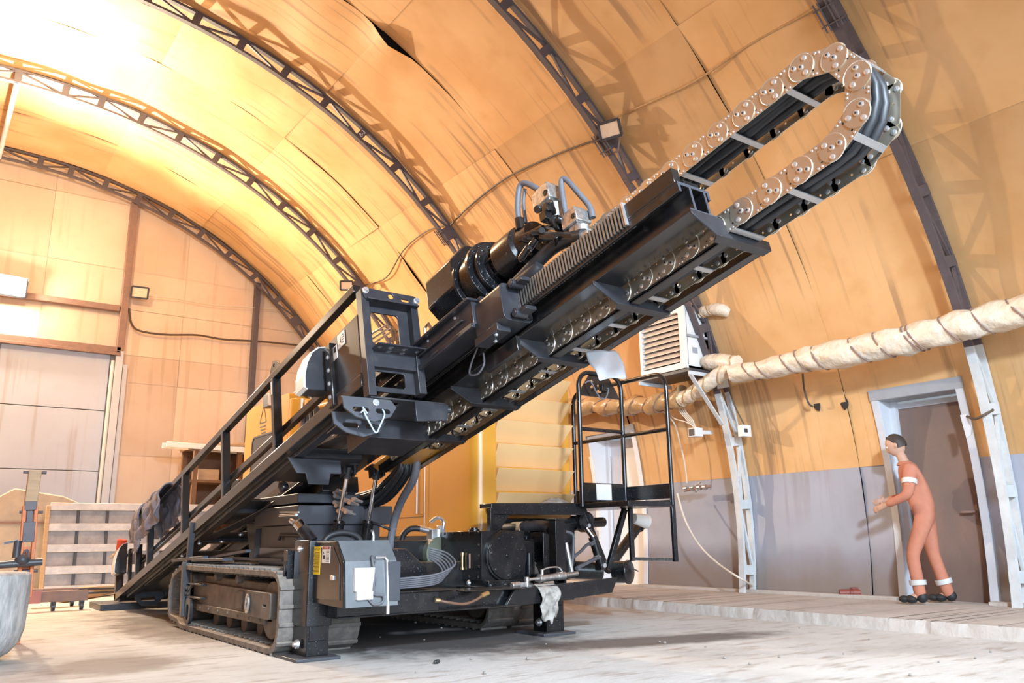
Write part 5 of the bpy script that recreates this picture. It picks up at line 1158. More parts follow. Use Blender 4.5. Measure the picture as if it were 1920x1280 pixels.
# cables along the roof and the gate wall
def ceil_cable(name, pts, r, m, label): mb = MB(); mb.tube(smooth_path([A(a, y, OFF-.035-s) for a, y, s in pts], 6), r, 7); tag(mb.build(name, m), label, 'cable')
ceil_cable('roof_cable', [(.665, 14.5, .02), (.655, 13.6, .05), (.69, 12.6, .02), (.70, 11.7, .02), (.69, 11.1, .03)], .012, M['darkcord'], 'dark cable clipped along the roof between the second and third truss')
ceil_cable('roof_cable', [(.685, 11.0, .03), (.70, 10.2, .02), (.708, 9.2, .02), (.70, 8.3, .02), (.692, 7.7, .05), (.68, 7.15, .03)], .014, M['darkcord'], 'brown cable clipped along the roof left of the truss floodlight')
ceil_cable('roof_cable', [(.70, 6.9, .03), (.692, 6.3, .02), (.685, 5.6, .03), (.69, 4.8, .02), (.687, 4.0, .02), (.69, 2.8, .02), (.69, 1.5, .02)], .013, M['wrap_brown'], 'pale cable clipped along the roof right of the truss floodlight')
mb = MB(); mb.tube(smooth_path([PY(q[0], q[1], 18.06) for q in ((242, 578), (246, 605), (262, 620), (310, 627), (370, 628), (420, 636), (490, 640), (560, 647), (600, 650))], 6), .022, 8); tag(mb.build('gate_wall_cable', M['darkcord']), 'thick dark cable looping across the gate wall from the post', 'cable')
mb = MB(); mb.tube(smooth_path([PY(q[0], q[1], 18.06) for q in ((262, 553), (330, 560), (400, 572), (480, 577), (560, 583))], 6), .009, 6); tag(mb.build('floodlight_cable', M['cord']), 'thin pale cable running from the gate wall floodlight towards the right', 'cable')

# floodlights and the pendant lamp
def floodlight(name, c, look, s, label, yoke_to):
    t = thing(name, c, label, 'floodlight'); c = V(c); d = V(look).normalized(); sd = d.cross(V((0, 0, 1))).normalized(); up = sd.cross(d)
    mb = MB(); f = [c+sd*a*s+up*b*s for a, b in ((-1, -.72), (1, -.72), (1, .72), (-1, .72))]; bk_ = [c-d*s*.9+sd*a*s*.55+up*b*s*.5 for a, b in ((-1, -.72), (1, -.72), (1, .72), (-1, .72))]
    mb.hexa([bk_[0], bk_[1], bk_[2], bk_[3], f[0], f[1], f[2], f[3]]); mb.build('housing', SL, t, bevel=0.004)
    mb = MB(); n = d*.012
    for i in range(4): mb.bar(f[i]+n, f[(i+1)%4]+n, .035, .02, d)
    mb.build('rim', SL, t, bevel=0.002)
    mb = MB(); mb.prism([q.lerp(c, .06)+n*.6 for q in f], d*.006); mb.build('glass', M['lens'], t)
    mb = MB()
    for k in (-1, 1): mb.bar(c-d*s*.4+sd*k*s*.95, V(yoke_to)+sd*k*s*.5, .02, .008)
    mb.bar(V(yoke_to)-sd*s*.6, V(yoke_to)+sd*s*.6, .03, .012); mb.build('yoke', M['rust'], t); return t
c3 = PY(1144, 243, 6.88); floodlight('floodlight', c3, (-.85, -.35, -.45), .14, 'grey floodlight with glass front clamped to the truss above the rack boom', A(SPL-.02, 7.05, .02))
cc = PY(1170, 216, 6.95); mb = MB(); mb.obox(cc, (.05, 0, .02), (0, .05, 0), (-.02, 0, .05)); tag(mb.build('cable_junction_box', M['white_box'], bevel=0.01), 'small white junction box on the roof beside the truss floodlight', 'junction box')
c2 = PY(650, 535, 14.3); floodlight('floodlight', c2, (-.5, -.8, -.4), .12, 'small floodlight clamped to the truss above the gate frame of the rig', A(SPL-.02, 14.55, .02))
ce = PY(262, 548, 17.9); floodlight('floodlight', ce, (-.1, -.9, -.4), .16, 'grey floodlight on the gate wall post above the looping cable', (3.10, 18.0, 5.9))
fl = floodlight('floodlight', (1.03, 17.85, 5.66), (.12, -.95, -.25), .26, 'dazzling lit floodlight high on the gate wall at the left edge', (1.03, 18.05, 5.56))
mb = MB(); mb.prism([V((1.03, 17.85, 5.66))+V((a*.24, -.035, b*.17)) for a, b in ((-1, -1), (1, -1), (1, 1), (-1, 1))], (0, -.006, 0)); mb.build('lit_glass', M['lamp_on'], fl)
pc = V((0.68, 12.1, 8.12)); pc = CP + ray(97, -4)*((12.2)/ray(97, -4).y)
pd = thing('pendant_lamp', pc, 'white lit lamp bowl hanging under the roof ridge at the top left', 'lamp')
mb = MB(); mb.lathe(pc-V((0, 0, .14)), (0, 0, 1), [(0, .02), (.02, .14), (.08, .21), (.16, .235)], 28); mb.build('lamp_bowl', M['lamp_on'], pd)
mb = MB(); mb.lathe(pc+V((0, 0, .02)), (0, 0, 1), [(0, .245), (.02, .245), (.10, .10), (.16, .06)], 28); mb.cyl(pc+V((0, 0, .15)), (pc.x, pc.y, PR(atan2(PR(1.5)[1]-ZC, pc.x-XC), .2)[1] if False else 8.42), .012); mb.build('lamp_hood', M['white_metal'], pd)

# ------------------------------------------------------------------ person in the doorway
def skin_mesh(chains, sub=2):
    bm = bmesh.new(); sl = bm.verts.layers.skin.verify(); vs = {}
    def vert(k, p, r):
        if k not in vs:
            v = bm.verts.new(p); v[sl].radius = (r, r) if not isinstance(r, tuple) else r; vs[k] = v
        return vs[k]
    first = True
    for ch in chains:
        prev = None
        for k, p, r in ch:
            v = vert(k, p, r)
            if first: v[sl].use_root = True; first = False
            if prev is not None and prev is not v:
                try: bm.edges.new((prev, v))
                except ValueError: pass
            prev = v
    me = bpy.data.meshes.new('sk'); bm.to_mesh(me); bm.free(); o = bpy.data.objects.new('sk', me); COL.objects.link(o)
    o.modifiers.new('s', 'SKIN').use_smooth_shade = True
    m = o.modifiers.new('u', 'SUBSURF'); m.levels = sub; m.render_levels = sub
    out = bpy.data.meshes.new_from_object(o.evaluated_get(bpy.context.evaluated_depsgraph_get()))
    bpy.data.objects.remove(o); bpy.data.meshes.remove(me); return out
def mesh_into(mb, me):
    off = [mb.bm.verts.new(v.co) for v in me.vertices]
    for p in me.polygons: mb.face([off[i] for i in p.vertices])
PB = V((8.68, 4.62, 0.10)); FD = V((-.45, .89, 0)).normalized(); RD = V((FD.y, -FD.x, 0))     # facing, right-hand side
def W(f, r, z): return PB + FD*f + RD*r + V((0, 0, z))
def limbs(k, hands):
    ch = [[('pel', W(-.02, 0, .93), .125*k), ('bel', W(.0, 0, 1.06), .122*k), ('che', W(.06, 0, 1.26), .145*k), ('nk0', W(.12, 0, 1.42), .085*k), ('nk', W(.13, 0, 1.49), .052), ('hd', W(.15, 0, 1.56), .055)]]
    for s, nm in ((1, 'R'), (-1, 'L')):
        st = .06*s
        ch.append([('pel', None, 0), ('hip'+nm, W(-.02, s*.105, .87), .088*k), ('kne'+nm, W(.05-st*1.6, s*.135, .49), .060*k), ('ank'+nm, W(-.02-st*2.2, s*.15, .10), .046*k), ('toe'+nm, W(.13-st*2.2, s*.165, .035), .035*k)])
        el = W(.14 if s > 0 else .10, s*.27, 1.10); wr = W(.34, s*.14, 1.06 if s > 0 else 1.0)
        ch.append([('che', None, 0), ('sho'+nm, W(.07, s*.19, 1.36), .068*k), ('elb'+nm, el, .050*k), ('wri'+nm, wr, .034*k)])
        if hands:
            d = (wr-el).normalized(); side = RD*(-s)
            pm = wr+d*.07; ch[-1].append(('pal'+nm, pm, (.035, .022)))
            up = V((0, 0, 1)); 
            for i, (o_, L_) in enumerate(((.030, .070), (.011, .080), (-.009, .075), (-.028, .058))):
                b0 = pm+d*.03+up*o_; ch.append([('pal'+nm, None, 0), ('f%d0'%i+nm, b0, .010), ('f%d1'%i+nm, b0+d*L_*.55+side*.008, .009), ('f%d2'%i+nm, b0+d*L_*.8+side*.03, .008)])
            tb = wr+d*.03+up*.035; ch.append([('pal'+nm, None, 0), ('t0'+nm, tb+side*.01, .011), ('t1'+nm, tb+d*.03+up*.02+side*.02, .010), ('t2'+nm, tb+d*.055+up*.018+side*.03, .009)])
    return ch
mb = MB(); mesh_into(mb, skin_mesh(limbs(.86, True), 2))
hc = W(.185, 0, 1.635); hu = (V((0, 0, 1))*.93+FD*.36).normalized(); hf = (FD*.93-V((0, 0, 1))*.36).normalized()
def HP(f, r, u): return hc + hf*f + RD*r + hu*u
nrg = 20; mrg = 16; rings = []
for i in range(1, mrg):
    th = pi*i/mrg; ring = []
    for k in range(nrg):
        q = 2*pi*k/nrg; f, r, u = sin(th)*cos(q), sin(th)*sin(q), cos(th)
        ff = .098*f; rr_ = .076*r; uu = .118*u
        if u < 0: rr_ *= 1+.22*u; ff = ff*(1+.10*u)+(.012*-u if f > 0 else -.0)
        if f > .6: ff += .024*math.exp(-((r/.16)**2))*math.exp(-(((u+.12)/.20)**2)); ff -= .012*math.exp(-(((abs(r)-.36)/.14)**2))*math.exp(-(((u-.10)/.12)**2)); ff += .006*math.exp(-((r/.3)**2))*math.exp(-(((u+.42)/.07)**2))
        ring.append(mb.bm.verts.new(HP(ff, rr_, uu)))
    rings.append(ring)
t_ = mb.bm.verts.new(HP(0, 0, .118)); b__ = mb.bm.verts.new(HP(.01, 0, -.118))
for k in range(nrg): mb.face([t_, rings[0][k], rings[0][(k+1)%nrg]]); mb.face([b__, rings[-1][(k+1)%nrg], rings[-1][k]])
for A_, B_ in zip(rings, rings[1:]):
    for k in range(nrg): mb.face([A_[k], B_[k], B_[(k+1)%nrg], A_[(k+1)%nrg]])
for s in (-1, 1): mb.ball(HP(-.005, s*.076, -.005), .03, 10, (.5, .6, 1))
per = mb.build('person', M['skin'], None, smooth=80)
tag(per, 'person in an orange work suit with a reflective ankle band standing in the grey doorway', 'person')
rm = per.modifiers.new('rm', 'REMESH'); rm.mode = 'VOXEL'; rm.voxel_size = 0.009; rm.use_smooth_shade = True
mb = MB()
for s in (-1, 1): mb.ball(HP(.083, s*.031, .012), .011, 10)
mb.mi = 1
for s in (-1, 1): mb.ball(HP(.092, s*.031, .012), .005, 8)
mb.build('eye', [M['label_white'], M['ink']], per)
mb = MB()
for i in range(10):
    th0 = pi*.52*i/10; ring = []
for k in range(1): pass
rings = []
for i in range(0, 9):
    th = .02+pi*.60*i/8; rings.append([mb.bm.verts.new(HP(.106*sin(th)*cos(q)-.012-(.03 if cos(q) > .3 and th > .95 else 0), .084*sin(th)*sin(q), .127*cos(th)+(.05*max(0, cos(q)) if th > .9 else 0))) for q in [2*pi*k/20 for k in range(20)]])
for A_, B_ in zip(rings, rings[1:]):
    for k in range(20): mb.face([A_[k], B_[k], B_[(k+1)%20], A_[(k+1)%20]])
mb.face(rings[0]); mb.build('hair', M['hair'], per, smooth=80)
ch = limbs(1.16, False); ch[0] = ch[0][:4]+[('nk', W(.125, 0, 1.475), .066)]
for c_ in ch[1:]:
    if c_[-1][0].startswith('toe'): c_.pop(); c_[-1] = (c_[-1][0], c_[-1][1]+V((0, 0, -.055)), .062)
mb = MB(); mesh_into(mb, skin_mesh(ch, 2)); mb.build('work_suit', M['hivis'], per, smooth=80)
mb = MB()
for s, nm in ((1, 'R'), (-1, 'L')):
    kn, an = [q[1] for c_ in ch for q in c_ if q[0] == 'kne'+nm][0], [q[1] for c_ in ch for q in c_ if q[0] == 'ank'+nm][0]
    d = (an-kn).normalized(); p = kn.lerp(an, .62); mb.cyl(p-d*.025, p+d*.025, .082, .080); mb.build('reflective_band', M['reflect'], per); mb = MB()
    p0, p1 = [q[1] for c_ in ch for q in c_ if q[0] == 'sho'+nm][0], [q[1] for c_ in ch for q in c_ if q[0] == 'elb'+nm][0]; d = (p1-p0).normalized(); p = p0.lerp(p1, .5); mb.cyl(p-d*.025, p+d*.025, .076, .074); mb.build('reflective_band', M['reflect'], per); mb = MB()
mb = MB()
for s in (-1, 1):
    st = .06*s; p = W(.04-st*2.2, s*.155, .05)
    mb.ball(p+FD*.03, .06, 12, (1.0, 1.0, .7)); mb.ball(p+FD*.10, .052, 12, (1, 1, .7)); mb.ball(p-FD*.07+V((0, 0, .02)), .056, 12)
mb.build('boots', M['ink'], per)

# ------------------------------------------------------------------ left side of the hangar
mb = MB(); mb.lathe((0.355, 7.15, 0.0), (0, 0, 1.0), [(0, .20), (.02, .27), (.06, .34), (.13, .40), (.22, .425), (.45, .435), (.595, .43), (.61, .415), (.615, .38), (.62, .1)], 40)
tag(mb.build('grey_drum', M['block'], jitter=0.001), 'large worn grey drum with dark scuffs at the left edge', 'drum')
# orange jack stand
J = lambda x, y: PX(x, y, 1.30) if False else PY(x, y, 8.4)
jk = thing('jack_stand', PY(46, 1110, 8.4), 'orange and tan upright jack with a hook behind the grey drum', 'jack')
p0, p1, p2 = PY(44, 1120, 8.4), PY(57, 948, 8.4), PY(66, 882, 8.4)
mb = MB(); 
for dx in (-.045, .045): mb.bar(p0+V((dx, 0, 0)), p1+V((dx, 0, 0)), .03, .06, (0, 1, 0))
mb.bar(p0.lerp(p1, .25)+V((0, .03, 0)), p0.lerp(p1, .55)+V((0, .03, 0)), .07, .02, (0, 1, 0)); mb.build('upright', M['orange'], jk, bevel=0.004)
mb = MB(); mb.bar(p1-V((0, 0, .02)), p2, .10, .07, (0, 1, 0)); mb.build('top_arm', M['wood'], jk, bevel=0.008)
mb = MB(); mb.bar(p0.lerp(p1, .60), p0.lerp(p1, .82), .09, .08, (0, 1, 0)); mb.bar(p0.lerp(p1, .80), p0.lerp(p1, 1.0), .05, .03, (0, 1, 0)); mb.bar(p0.lerp(p1, .95), p0.lerp(p1, 1.05), .09, .08, (0, 1, 0)); mb.build('jack_carriage', M['truss'], jk, bevel=0.003)
q = p0.lerp(p1, .45); mb = MB(); mb.tube([q+V((-.01+.02*cos(a), -.05, .05*sin(a))) for a in [2*pi*i/12 for i in range(12)]], .009, 6, closed=True); mb.build('hook_ring', M['truss'], jk)
for z in (.3, .98, 1.45):
    c = p0.lerp(p2, z*.68); mb = MB(); mb.cyl(c-V((.09, 0, 0)), c+V((.09, 0, 0)), .014); mb.build('cross_pin', M['truss'], jk)
mb = MB(); c = PY(30, 1045, 8.3); mb.cyl(c, c+V((0, 0, .14)), .03); mb.bar(c+V((0, 0, .14)), c+V((-.10, 0, .12)), .02, .02); mb.ball(c+V((.05, 0, -.02)), .06, 12, (1, 1, .8)); mb.cyl(c+V((-.12, 0, -.06)), c+V((.2, 0, -.04)), .03); mb.build('hand_pump', M['slate'], jk)
mb = MB(); mb.box(p0.x-.28, p0.x-.0, 8.25, 8.55, 0.0, .06); mb.bar((p0.x-.03, 8.4, .05), p0+V((0, 0, .02)), .10, .08); mb.build('jack_base', M['orange'], jk, bevel=0.006)
# slab and aluminium panel leaning at the gate
mb = MB(); pts = [PY(x, y, 17.2) for x, y in ((-90, 1108), (-60, 960), (28, 915), (120, 930), (148, 942), (158, 1000), (158, 1108))]
pts[0].z = 0; pts[-1].z = 0; mb.prism(pts, (0, .16, 0)); sb = mb.build('concrete_slab', M['concrete'], bevel=0.02); tag(sb, 'tan concrete slab with cut corners standing at the gate', 'slab')
mb = MB(); q0, q1 = PY(-60, 975, 17.18), PY(60, 980, 17.18); mb.box(q0.x, q1.x+.3, 17.17, 17.2, q1.z-.02, q1.z+.02); mb.build('slab_strap', M['rust'], sb)
pa = thing('trailer_side', (3.0, 16.4, 0), 'scuffed aluminium side panel with cross rails leaning behind the jacket', 'panel')
tlp, brp = PY(92, 948, 16.5), PY(92, 1104, 16.2)
xa, zt_ = PY(94, 948, 16.5).x, PY(94, 948, 16.5).z; xb = 4.75
def lean(x, z, t): return V((x, 16.20+.3*z/zt_-t, max(z, 0.0)))
def lbox(mb, x0, x1, z0, z1, t0, t1): mb.hexa([lean(x0, z0, t0), lean(x1, z0, t0), lean(x1, z0, t1), lean(x0, z0, t1), lean(x0, z1, t0), lean(x1, z1, t0), lean(x1, z1, t1), lean(x0, z1, t1)])
mb = MB(); lbox(mb, xa, xb, 0.02, zt_-.02, 0, .02); mb.build('sheet', M['panel_back'], pa)
for f in (0.0, .255, .50, .745, .985):
    mb = MB(); z = zt_*f; lbox(mb, xa, xb, max(z-.055, .0), max(z-.055, 0)+.13, .02, .09); mb.build('rail', M['panel_alu'], pa, bevel=0.006)
for i in range(6):
    x = xa+.42+.47*i
    mb = MB(); lbox(mb, x, x+.05, .05, zt_-.06, .02, .05); mb.build('upright_bar', M['slate'], pa, bevel=0.004)
mb = MB(); lbox(mb, xa-.06, xa, 0, zt_, -.02, .08); mb.build('edge_board', M['wood'], pa, bevel=0.004)
# trolley and scrap on the floor
tr_ = thing('trolley', (1.75, 12.3, 0), 'low rusty trolley on castors in front of the aluminium panel', 'trolley')
mb = MB(); mb.box(1.42, 1.98, 12.0, 12.1, .11, .24); mb.box(1.42, 1.98, 12.75, 12.85, .11, .24); mb.box(1.1, 1.2, 12.0, 12.85, .11, .24); mb.build('trolley_frame', M['rust'], tr_, bevel=0.006)
mb = MB(); mb.box(1.0, 1.45, 11.98, 12.02, .10, .25); mb.build('red_end', mat('faded_red_paint', (0.50, 0.20, 0.16), 0.7), tr_)
for x, y in ((1.92, 12.05), (1.6, 12.05), (1.92, 12.8)):
    mb = MB(); mb.cyl((x-.02, y, .05), (x+.02, y, .05), .05); mb.box(x-.03, x+.03, y-.02, y+.03, .05, .115); mb.build('castor', M['slate'], tr_)
def piece(name, p0, p1, w, h, m, label, cat): mb = MB(); mb.bar(p0, p1, w, h); tag(mb.build(name, m, bevel=0.005), label, cat)
piece('timber', (1.9, 13.6, .05), (3.0, 15.4, .06), .12, .08, M['wood'], 'tan timber lying on the floor behind the trolley', 'timber')
piece('timber', (2.2, 14.6, .13), (4.0, 15.2, .13), .14, .06, M['wood'], 'tan timber laid across at the foot of the aluminium panel', 'timber')
mb = MB(); mb.tube(smooth_path([(1.9, 13.9, .13), (2.3, 14.4, .14), (2.9, 14.3, .13), (2.7, 13.8, .12), (2.2, 13.6, .12), (1.8, 13.8, .12)], 8), .02, 8); tag(mb.build('coiled_hose', M['slate']), 'grey hose coiled on the timbers behind the trolley', 'hose')
mb = MB(); mb.box(2.06, 2.95, 11.58, 12.35, 0, .075); tag(mb.build('steel_plate', [M['steel']], bevel=0.006), 'flat dark steel plate on the floor under the boom tail', 'plate')
# shelf with junk against the gate wall
sh = thing('junk_shelf', (5.2, 17.0, 0), 'brown shelf stacked with odds and ends behind the guard rail', 'shelf')
for z in (.6, 1.35, 1.95, 2.6):
    mb = MB(); mb.box(4.3, 6.6, 16.6, 17.5, z, z+.05); mb.build('shelf_board', M['brown_junk'], sh)
for x in (4.35, 5.2, 6.5):
    mb = MB(); mb.box(x, x+.09, 16.58, 16.67, 0, 2.65); mb.box(x, x+.09, 17.42, 17.5, 0, 2.65); mb.build('shelf_post', M['brown_junk'], sh)
mb = MB(); mb.box(4.35, 6.6, 17.5, 17.52, 0, 2.6); mb.build('back_board', M['brown_junk'], sh)
rr = random.Random(12)
for i, (x, z, kind) in enumerate(((4.6, 1.40, 0), (5.4, 1.40, 2), (4.7, 2.0, 1), (5.5, 2.0, 0), (5.0, 2.65, 2), (4.9, .65, 0))):
    mb = MB()
    if kind == 0: mb.lathe((x, 17.0, z), (0, 0, 1), [(0, .12), (.02, .2), (.05, .24), (.06, .2)], 20)
    elif kind == 1: mb.box(x-.2, x+.2, 16.75, 17.2, z, z+.22)
    else:
        for j in range(3): mb.bar((x-.5, 16.8+.1*j, z+.03), (x+.6, 16.85+.1*j, z+.10+.03*j), .09, .04)
    lb = {0: ('pan', 'wheel pan'), 1: ('crate', 'crate'), 2: ('planks', 'planks')}[kind]
    pos = ['lower middle board of the brown shelf, left end', 'lower middle board of the brown shelf, right end', 'upper middle board of the brown shelf, left end', 'upper middle board of the brown shelf, right end', 'top board of the brown shelf', 'bottom board of the brown shelf'][i]
    tag(mb.build(['round_pan', 'wooden_crate', 'loose_planks'][kind], M['wood'] if kind else M['rust'], bevel=0.004), ['rusty round pan', 'tan wooden crate', 'loose tan planks'][kind]+' on the '+pos, ['pan', 'crate', 'planks'][kind])
la = thing('aluminium_ladder', (4.9, 16.5, 2.7), 'pale aluminium ladder lying on top of the brown shelf', 'ladder')
a_, b_ = PY(312, 832, 16.55), PY(480, 848, 16.55)
for dz in (0, .0):
    pass
for dy in (0, .32):
    mb = MB(); mb.bar(a_+V((0, dy, 0)), b_+V((1.2, dy, -.0)), .03, .10); mb.build('stile', M['white_metal'], la, bevel=0.004)
for i in range(8):
    p = a_.lerp(b_+V((1.2, 0, 0)), (i+.5)/8); mb = MB(); mb.cyl(p, p+V((0, .32, 0)), .015); mb.build('rung', M['alu'], la)

# yellow machine parked behind the rig
ex = thing('yellow_excavator', (5.0, 12.0, 0), 'yellow excavator with dark cab window parked behind the guard rail', 'excavator')
cx = 4.2
def C(x, y): return PX(x, y, cx)
top = C(462, 768).z; yb, yf = C(461, 800).y, C(541, 780).y
mb = MB(); mb.plate(rrect(yf, yb, .95, top, .06), [], TYZ(cx), 1.25); cb = mb.build('cab', M['yellow'], ex, bevel=0.02)
wt, wy = C(476, 822), C(473, 860).y
mb = MB(); mb.plate(rrect(yf+.22, wy, 1.15, C(500, 815).z, .10), [], TYZ(cx-.012), .012); mb.build('cab_window', M['glass_dark'], cb)
mb = MB(); mb.mi = 0; w0 = rrect(yf+.20, wy+.02, 1.13, C(500, 815).z+.02, .11); mb.plate(w0, [rrect(yf+.225, wy-.005, 1.155, C(500, 815).z-.005, .10)], TYZ(cx-.02), .02); mb.build('window_seal', M['ink'], cb)
mb = MB(); c = C(494, 780); tri = [(-.14, -.10), (.14, -.10), (0, .18)]
for i in range(3): a2, b2 = tri[i], tri[(i+1)%3]; mb.bar(V((cx-.003, c.y-a2[0], c.z+a2[1])), V((cx-.003, c.y-b2[0], c.z+b2[1])), .016, .004, (1, 0, 0))
for i in range(3): mb.box(cx-.004, cx-.001, c.y-.13, c.y+.12-.04*i, c.z-.17-.05*i, c.z-.15-.05*i)
mb.build('warning_sticker', M['ink'], cb, smooth=0)
mb = MB(); c = C(512, 752); mb.obox(c+V((-.06, 0, 0)), (.05, 0, 0), (0, .13, 0), (0, 0, .10)); mb.mi = 1; mb.obox(c+V((-.07, -.13, 0)), (.05, 0, 0), (0, .01, 0), (0, 0, .09)); mb.build('work_light', [M['slate'], M['lens']], cb, bevel=0.008)
mb = MB(); mb.cyl((cx+.12, C(548, 780).y, 1.0), (cx+.12, C(548, 780).y, C(548, 748).z), .16, seg=24); mb.cyl((cx+.25, C(565, 780).y, 1.0), (cx+.25, C(565, 780).y, C(565, 742).z-.05), .2, seg=24); mb.build('air_cleaner', M['yellow'], ex, bevel=0.01)
mb = MB(); mb.box(cx+.12, cx+1.3, 10.0, C(560, 760).y, .95, C(600, 748).z); mb.box(cx-.0, cx+1.3, 10.0, 13.2, .85, .98); mb.build('engine_cover', M['yellow'], ex, bevel=0.03)
mb = MB(); c = C(572, 780)
for dy in (0, -.16): mb.tube([V((cx+.05, c.y+dy+.14*cos(q), c.z-.1+.22*sin(q))) for q in [2*pi*i/24 for i in range(24)]], .045, 8, closed=True)
mb.tube(smooth_path([C(530, 735)+V((.2, 0, 0)), C(545, 728)+V((.2, 0, 0)), C(556, 735)+V((.2, 0, 0)), C(562, 752)+V((.2, 0, 0))], 6), .035, 8); mb.tube(smooth_path([C(528, 745)+V((.25, 0, 0)), C(540, 735)+V((.25, 0, 0)), C(552, 742)+V((.25, 0, 0))], 6), .03, 8); mb.build('hydraulic_hoses', M['hose'], ex)
mb = MB(); c = C(550, 728); mb.box(cx+.3, cx+1.1, c.y-.5, c.y+.4, c.z-.12, c.z+.05); mb.build('roof_box', SL, ex, bevel=0.01)
for x in (4.3, 5.2):
    mb = MB(); prof3 = []
    for cy, a0 in ((12.9, -pi/2), (10.4, pi/2)):
        for i in range(9): q = a0+pi*i/8; prof3.append((cy+.38*cos(q), .38+.38*sin(q)))
    mb.prism([V((x, y, z)) for y, z in prof3], (.45, 0, 0)); mb.build('crawler_track', M['rubber'], ex, bevel=0.02)
mb = MB(); mb.box(4.5, 5.4, 11.0, 12.4, .4, .86); mb.cyl((4.95, 11.7, .7), (4.95, 11.7, .9), .5); mb.build('undercarriage', K2, ex, bevel=0.02)

# ------------------------------------------------------------------ cloth left on the rig
def cloth(name, grid, mats, th, label, cat, parent=None):
    mb = MB(); vs = [[mb.bm.verts.new(p) for p in row] for row in grid]
    for i in range(len(vs)-1):
        for j in range(len(vs[0])-1): mb.face([vs[i][j], vs[i][j+1], vs[i+1][j+1], vs[i+1][j]])
    o = mb.build(name, mats, parent, smooth=80, subsurf=1)
    s = o.modifiers.new('thick', 'SOLIDIFY'); s.thickness = th; s.offset = 0
    if label: tag(o, label, cat)
    return o
def drape(v0, v1, drop0, drop1, xr, nr, rail, seed, nx=18, ny=26, wave=.03):
    rr = random.Random(seed); g = []; ph = [rr.uniform(0, 6) for _ in range(6)]
    for j in range(ny+1):
        row = []; w = j/ny
        for i in range(nx+1):
            v = v0+(v1-v0)*i/nx; e = 1-.18*abs(2*i/nx-1)**3
            L0, L1 = drop0*e, drop1*e; s = -L0+(L0+L1)*w; r = rail
            if s < -r*1.5: x = xr-r-.02; n = nr-(-s-r*1.5)
            elif s > r*1.5: x = xr+r+.02; n = nr-(s-r*1.5)
            else: q = pi*(.5-.5*s/(r*1.5)); x = xr-(r+.02)*cos(pi-q)*-1*-1; n = nr+r*.9*sin(q)
            d = min(1, abs(s)/(.18)); fold = wave*d*(sin(v*17+ph[0]+n*3)+.6*sin(v*31+ph[1]-n*7)+.4*sin(n*23+ph[2]))
            x += (-1 if s < 0 else 1)*(.02*d+abs(fold)*1.0); vv = v+.04*d*sin(n*9+ph[3])
            row.append(B(x, vv, n))
        g.append(row)
    return g
jk_ = cloth('work_jacket', drape(9.05, 10.35, .47, .42, 2.315, 3.60, .05, 5, nx=30, ny=34, wave=.055), M['denim'], .012, 'dusty dark work jacket hung over the end of the guard rail', 'jacket')
cloth('sleeve', drape(9.85, 10.12, .60, .1, 2.285, 3.58, .07, 6, nx=8, wave=.02), M['denim'], .02, None, None, jk_)
cloth('collar', drape(9.5, 9.8, .12, .16, 2.315, 3.625, .06, 7, nx=8, ny=10, wave=.015), M['denim'], .02, None, None, jk_)
gl = thing('work_glove', B(2.28, 11.2, 3.35), 'tan work glove with red cuff hung on the boom tail beside the jacket', 'glove')
mb = MB(); c = B(2.25, 11.25, 3.42); mesh_into(mb, skin_mesh([[('w', c+V((0, 0, .02)), (.05, .03)), ('p', c+V((0, .03, -.07)), (.055, .03)), ('f1', c+V((-.03, .05, -.16)), .02), ('f1e', c+V((-.04, .06, -.23)), .016)], [('p', None, 0), ('f2', c+V((-.01, .05, -.17)), .02), ('f2e', c+V((-.01, .06, -.25)), .016)], [('p', None, 0), ('f3', c+V((.015, .05, -.16)), .02), ('f3e', c+V((.02, .06, -.24)), .016)], [('p', None, 0), ('f4', c+V((.04, .05, -.15)), .018), ('f4e', c+V((.05, .055, -.21)), .015)], [('p', None, 0), ('t', c+V((-.06, .08, -.07)), .02), ('te', c+V((-.09, .11, -.11)), .017)]], 2)); mb.build('glove_hand', M['glove'], gl, smooth=80)
mb = MB(); mb.lathe(c+V((.0, -.0, .0)), (0.1, -.2, 1), [(0, .05), (.06, .055), (.12, .06), (.13, .05)], 16); mb.build('cuff', M['red_cloth'], gl)
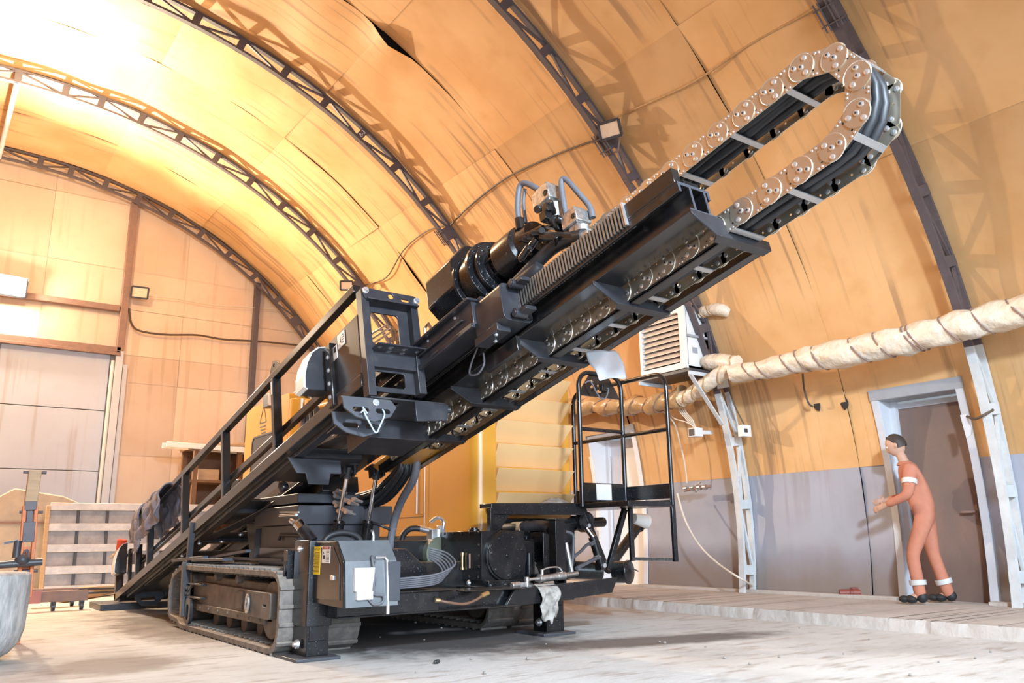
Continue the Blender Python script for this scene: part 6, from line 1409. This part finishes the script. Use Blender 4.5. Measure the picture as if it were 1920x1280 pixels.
# dirty rag over the blade, white rag on the platform
rr = random.Random(21); g = []
for j in range(15):
    w = j/14; row = []
    for i in range(11):
        u = i/10-.5; z = .435-.31*w*(1-.25*abs(u)*(1 if w > .5 else 0))-.02*w*sin(i*1.3); x = 4.385+u*(.21-.05*w)+.012*sin(w*6+i*.7)
        y = 5.580-.03*abs(sin(u*19+w*3))-.015*sin(w*14+u*8) if w > .10 else 5.65-.07*w/.1
        row.append(V((x, y, z+.0)))
    g.append(row)
cloth('rag', g, M['rag'], .006, 'dirty white rag hanging over the black front blade', 'rag')
g = []
for j in range(9):
    row = []
    for i in range(13):
        u, w = i/12-.5, j/8-.5; row.append(V((5.12+u*.34, 6.38+w*.22, 1.132+.055*max(0, 1-4*(u*u+w*w))*(1+.4*sin(i*2.1)*cos(j*1.7)))))
    g.append(row)
cloth('rag', g, M['rag'], .008, 'crumpled white rag lying on the service platform beside the gate', 'rag')
g = []
for j in range(7):
    row = []
    for i in range(7): u, w = i/6, j/6; q = B(3.30+.16*u, 3.22-.06*w-.10*u, 2.745-.22*w); row.append(q+V((0, .015*sin(i*1.4+j), .01*sin(j*2+i))))
    g.append(row)
M['film'] = mat('torn_plastic_film', (0.75, 0.76, 0.78), 0.25, trans=0.5)
cloth('plastic_film', g, M['film'], .002, 'torn clear plastic film hanging under the cable tray', 'plastic film')
# stones and a bolt on the floor
rr = random.Random(33)
mb = MB(); mb.ball(PZ(820, 1240, .014), .018, 8, (1.2, .9, .8)); mb.ball(PZ(816, 1241, .012), .014, 8); tag(mb.build('dark_lump', M['ink'], jitter=.002), 'small dark lump on the floor in the foreground', 'lump')
st0 = None
M['chip'] = mat('stone_chip', (0.30, 0.27, 0.24), 0.9)
for i in range(26):
    x, y = rr.uniform(640, 1900), rr.uniform(1165, 1275)
    p = PZ(x, y, 0.0)
    if p.x > 6.7: continue
    r = rr.uniform(.006, .014)
    if st0 is None:
        mb = MB(); mb.ball((p.x, p.y, .008), .011, 8, (1.2, 1, .75)); st0 = mb.build('pebble', M['chip'], jitter=.0015); tag(st0, 'small stone chip lying on the dusty floor', 'stone', 'stone chips on the floor')
    else:
        c_ = st0.copy(); COL.objects.link(c_); c_.location = (p.x, p.y, .0); c_.scale = (r/.011,)*3
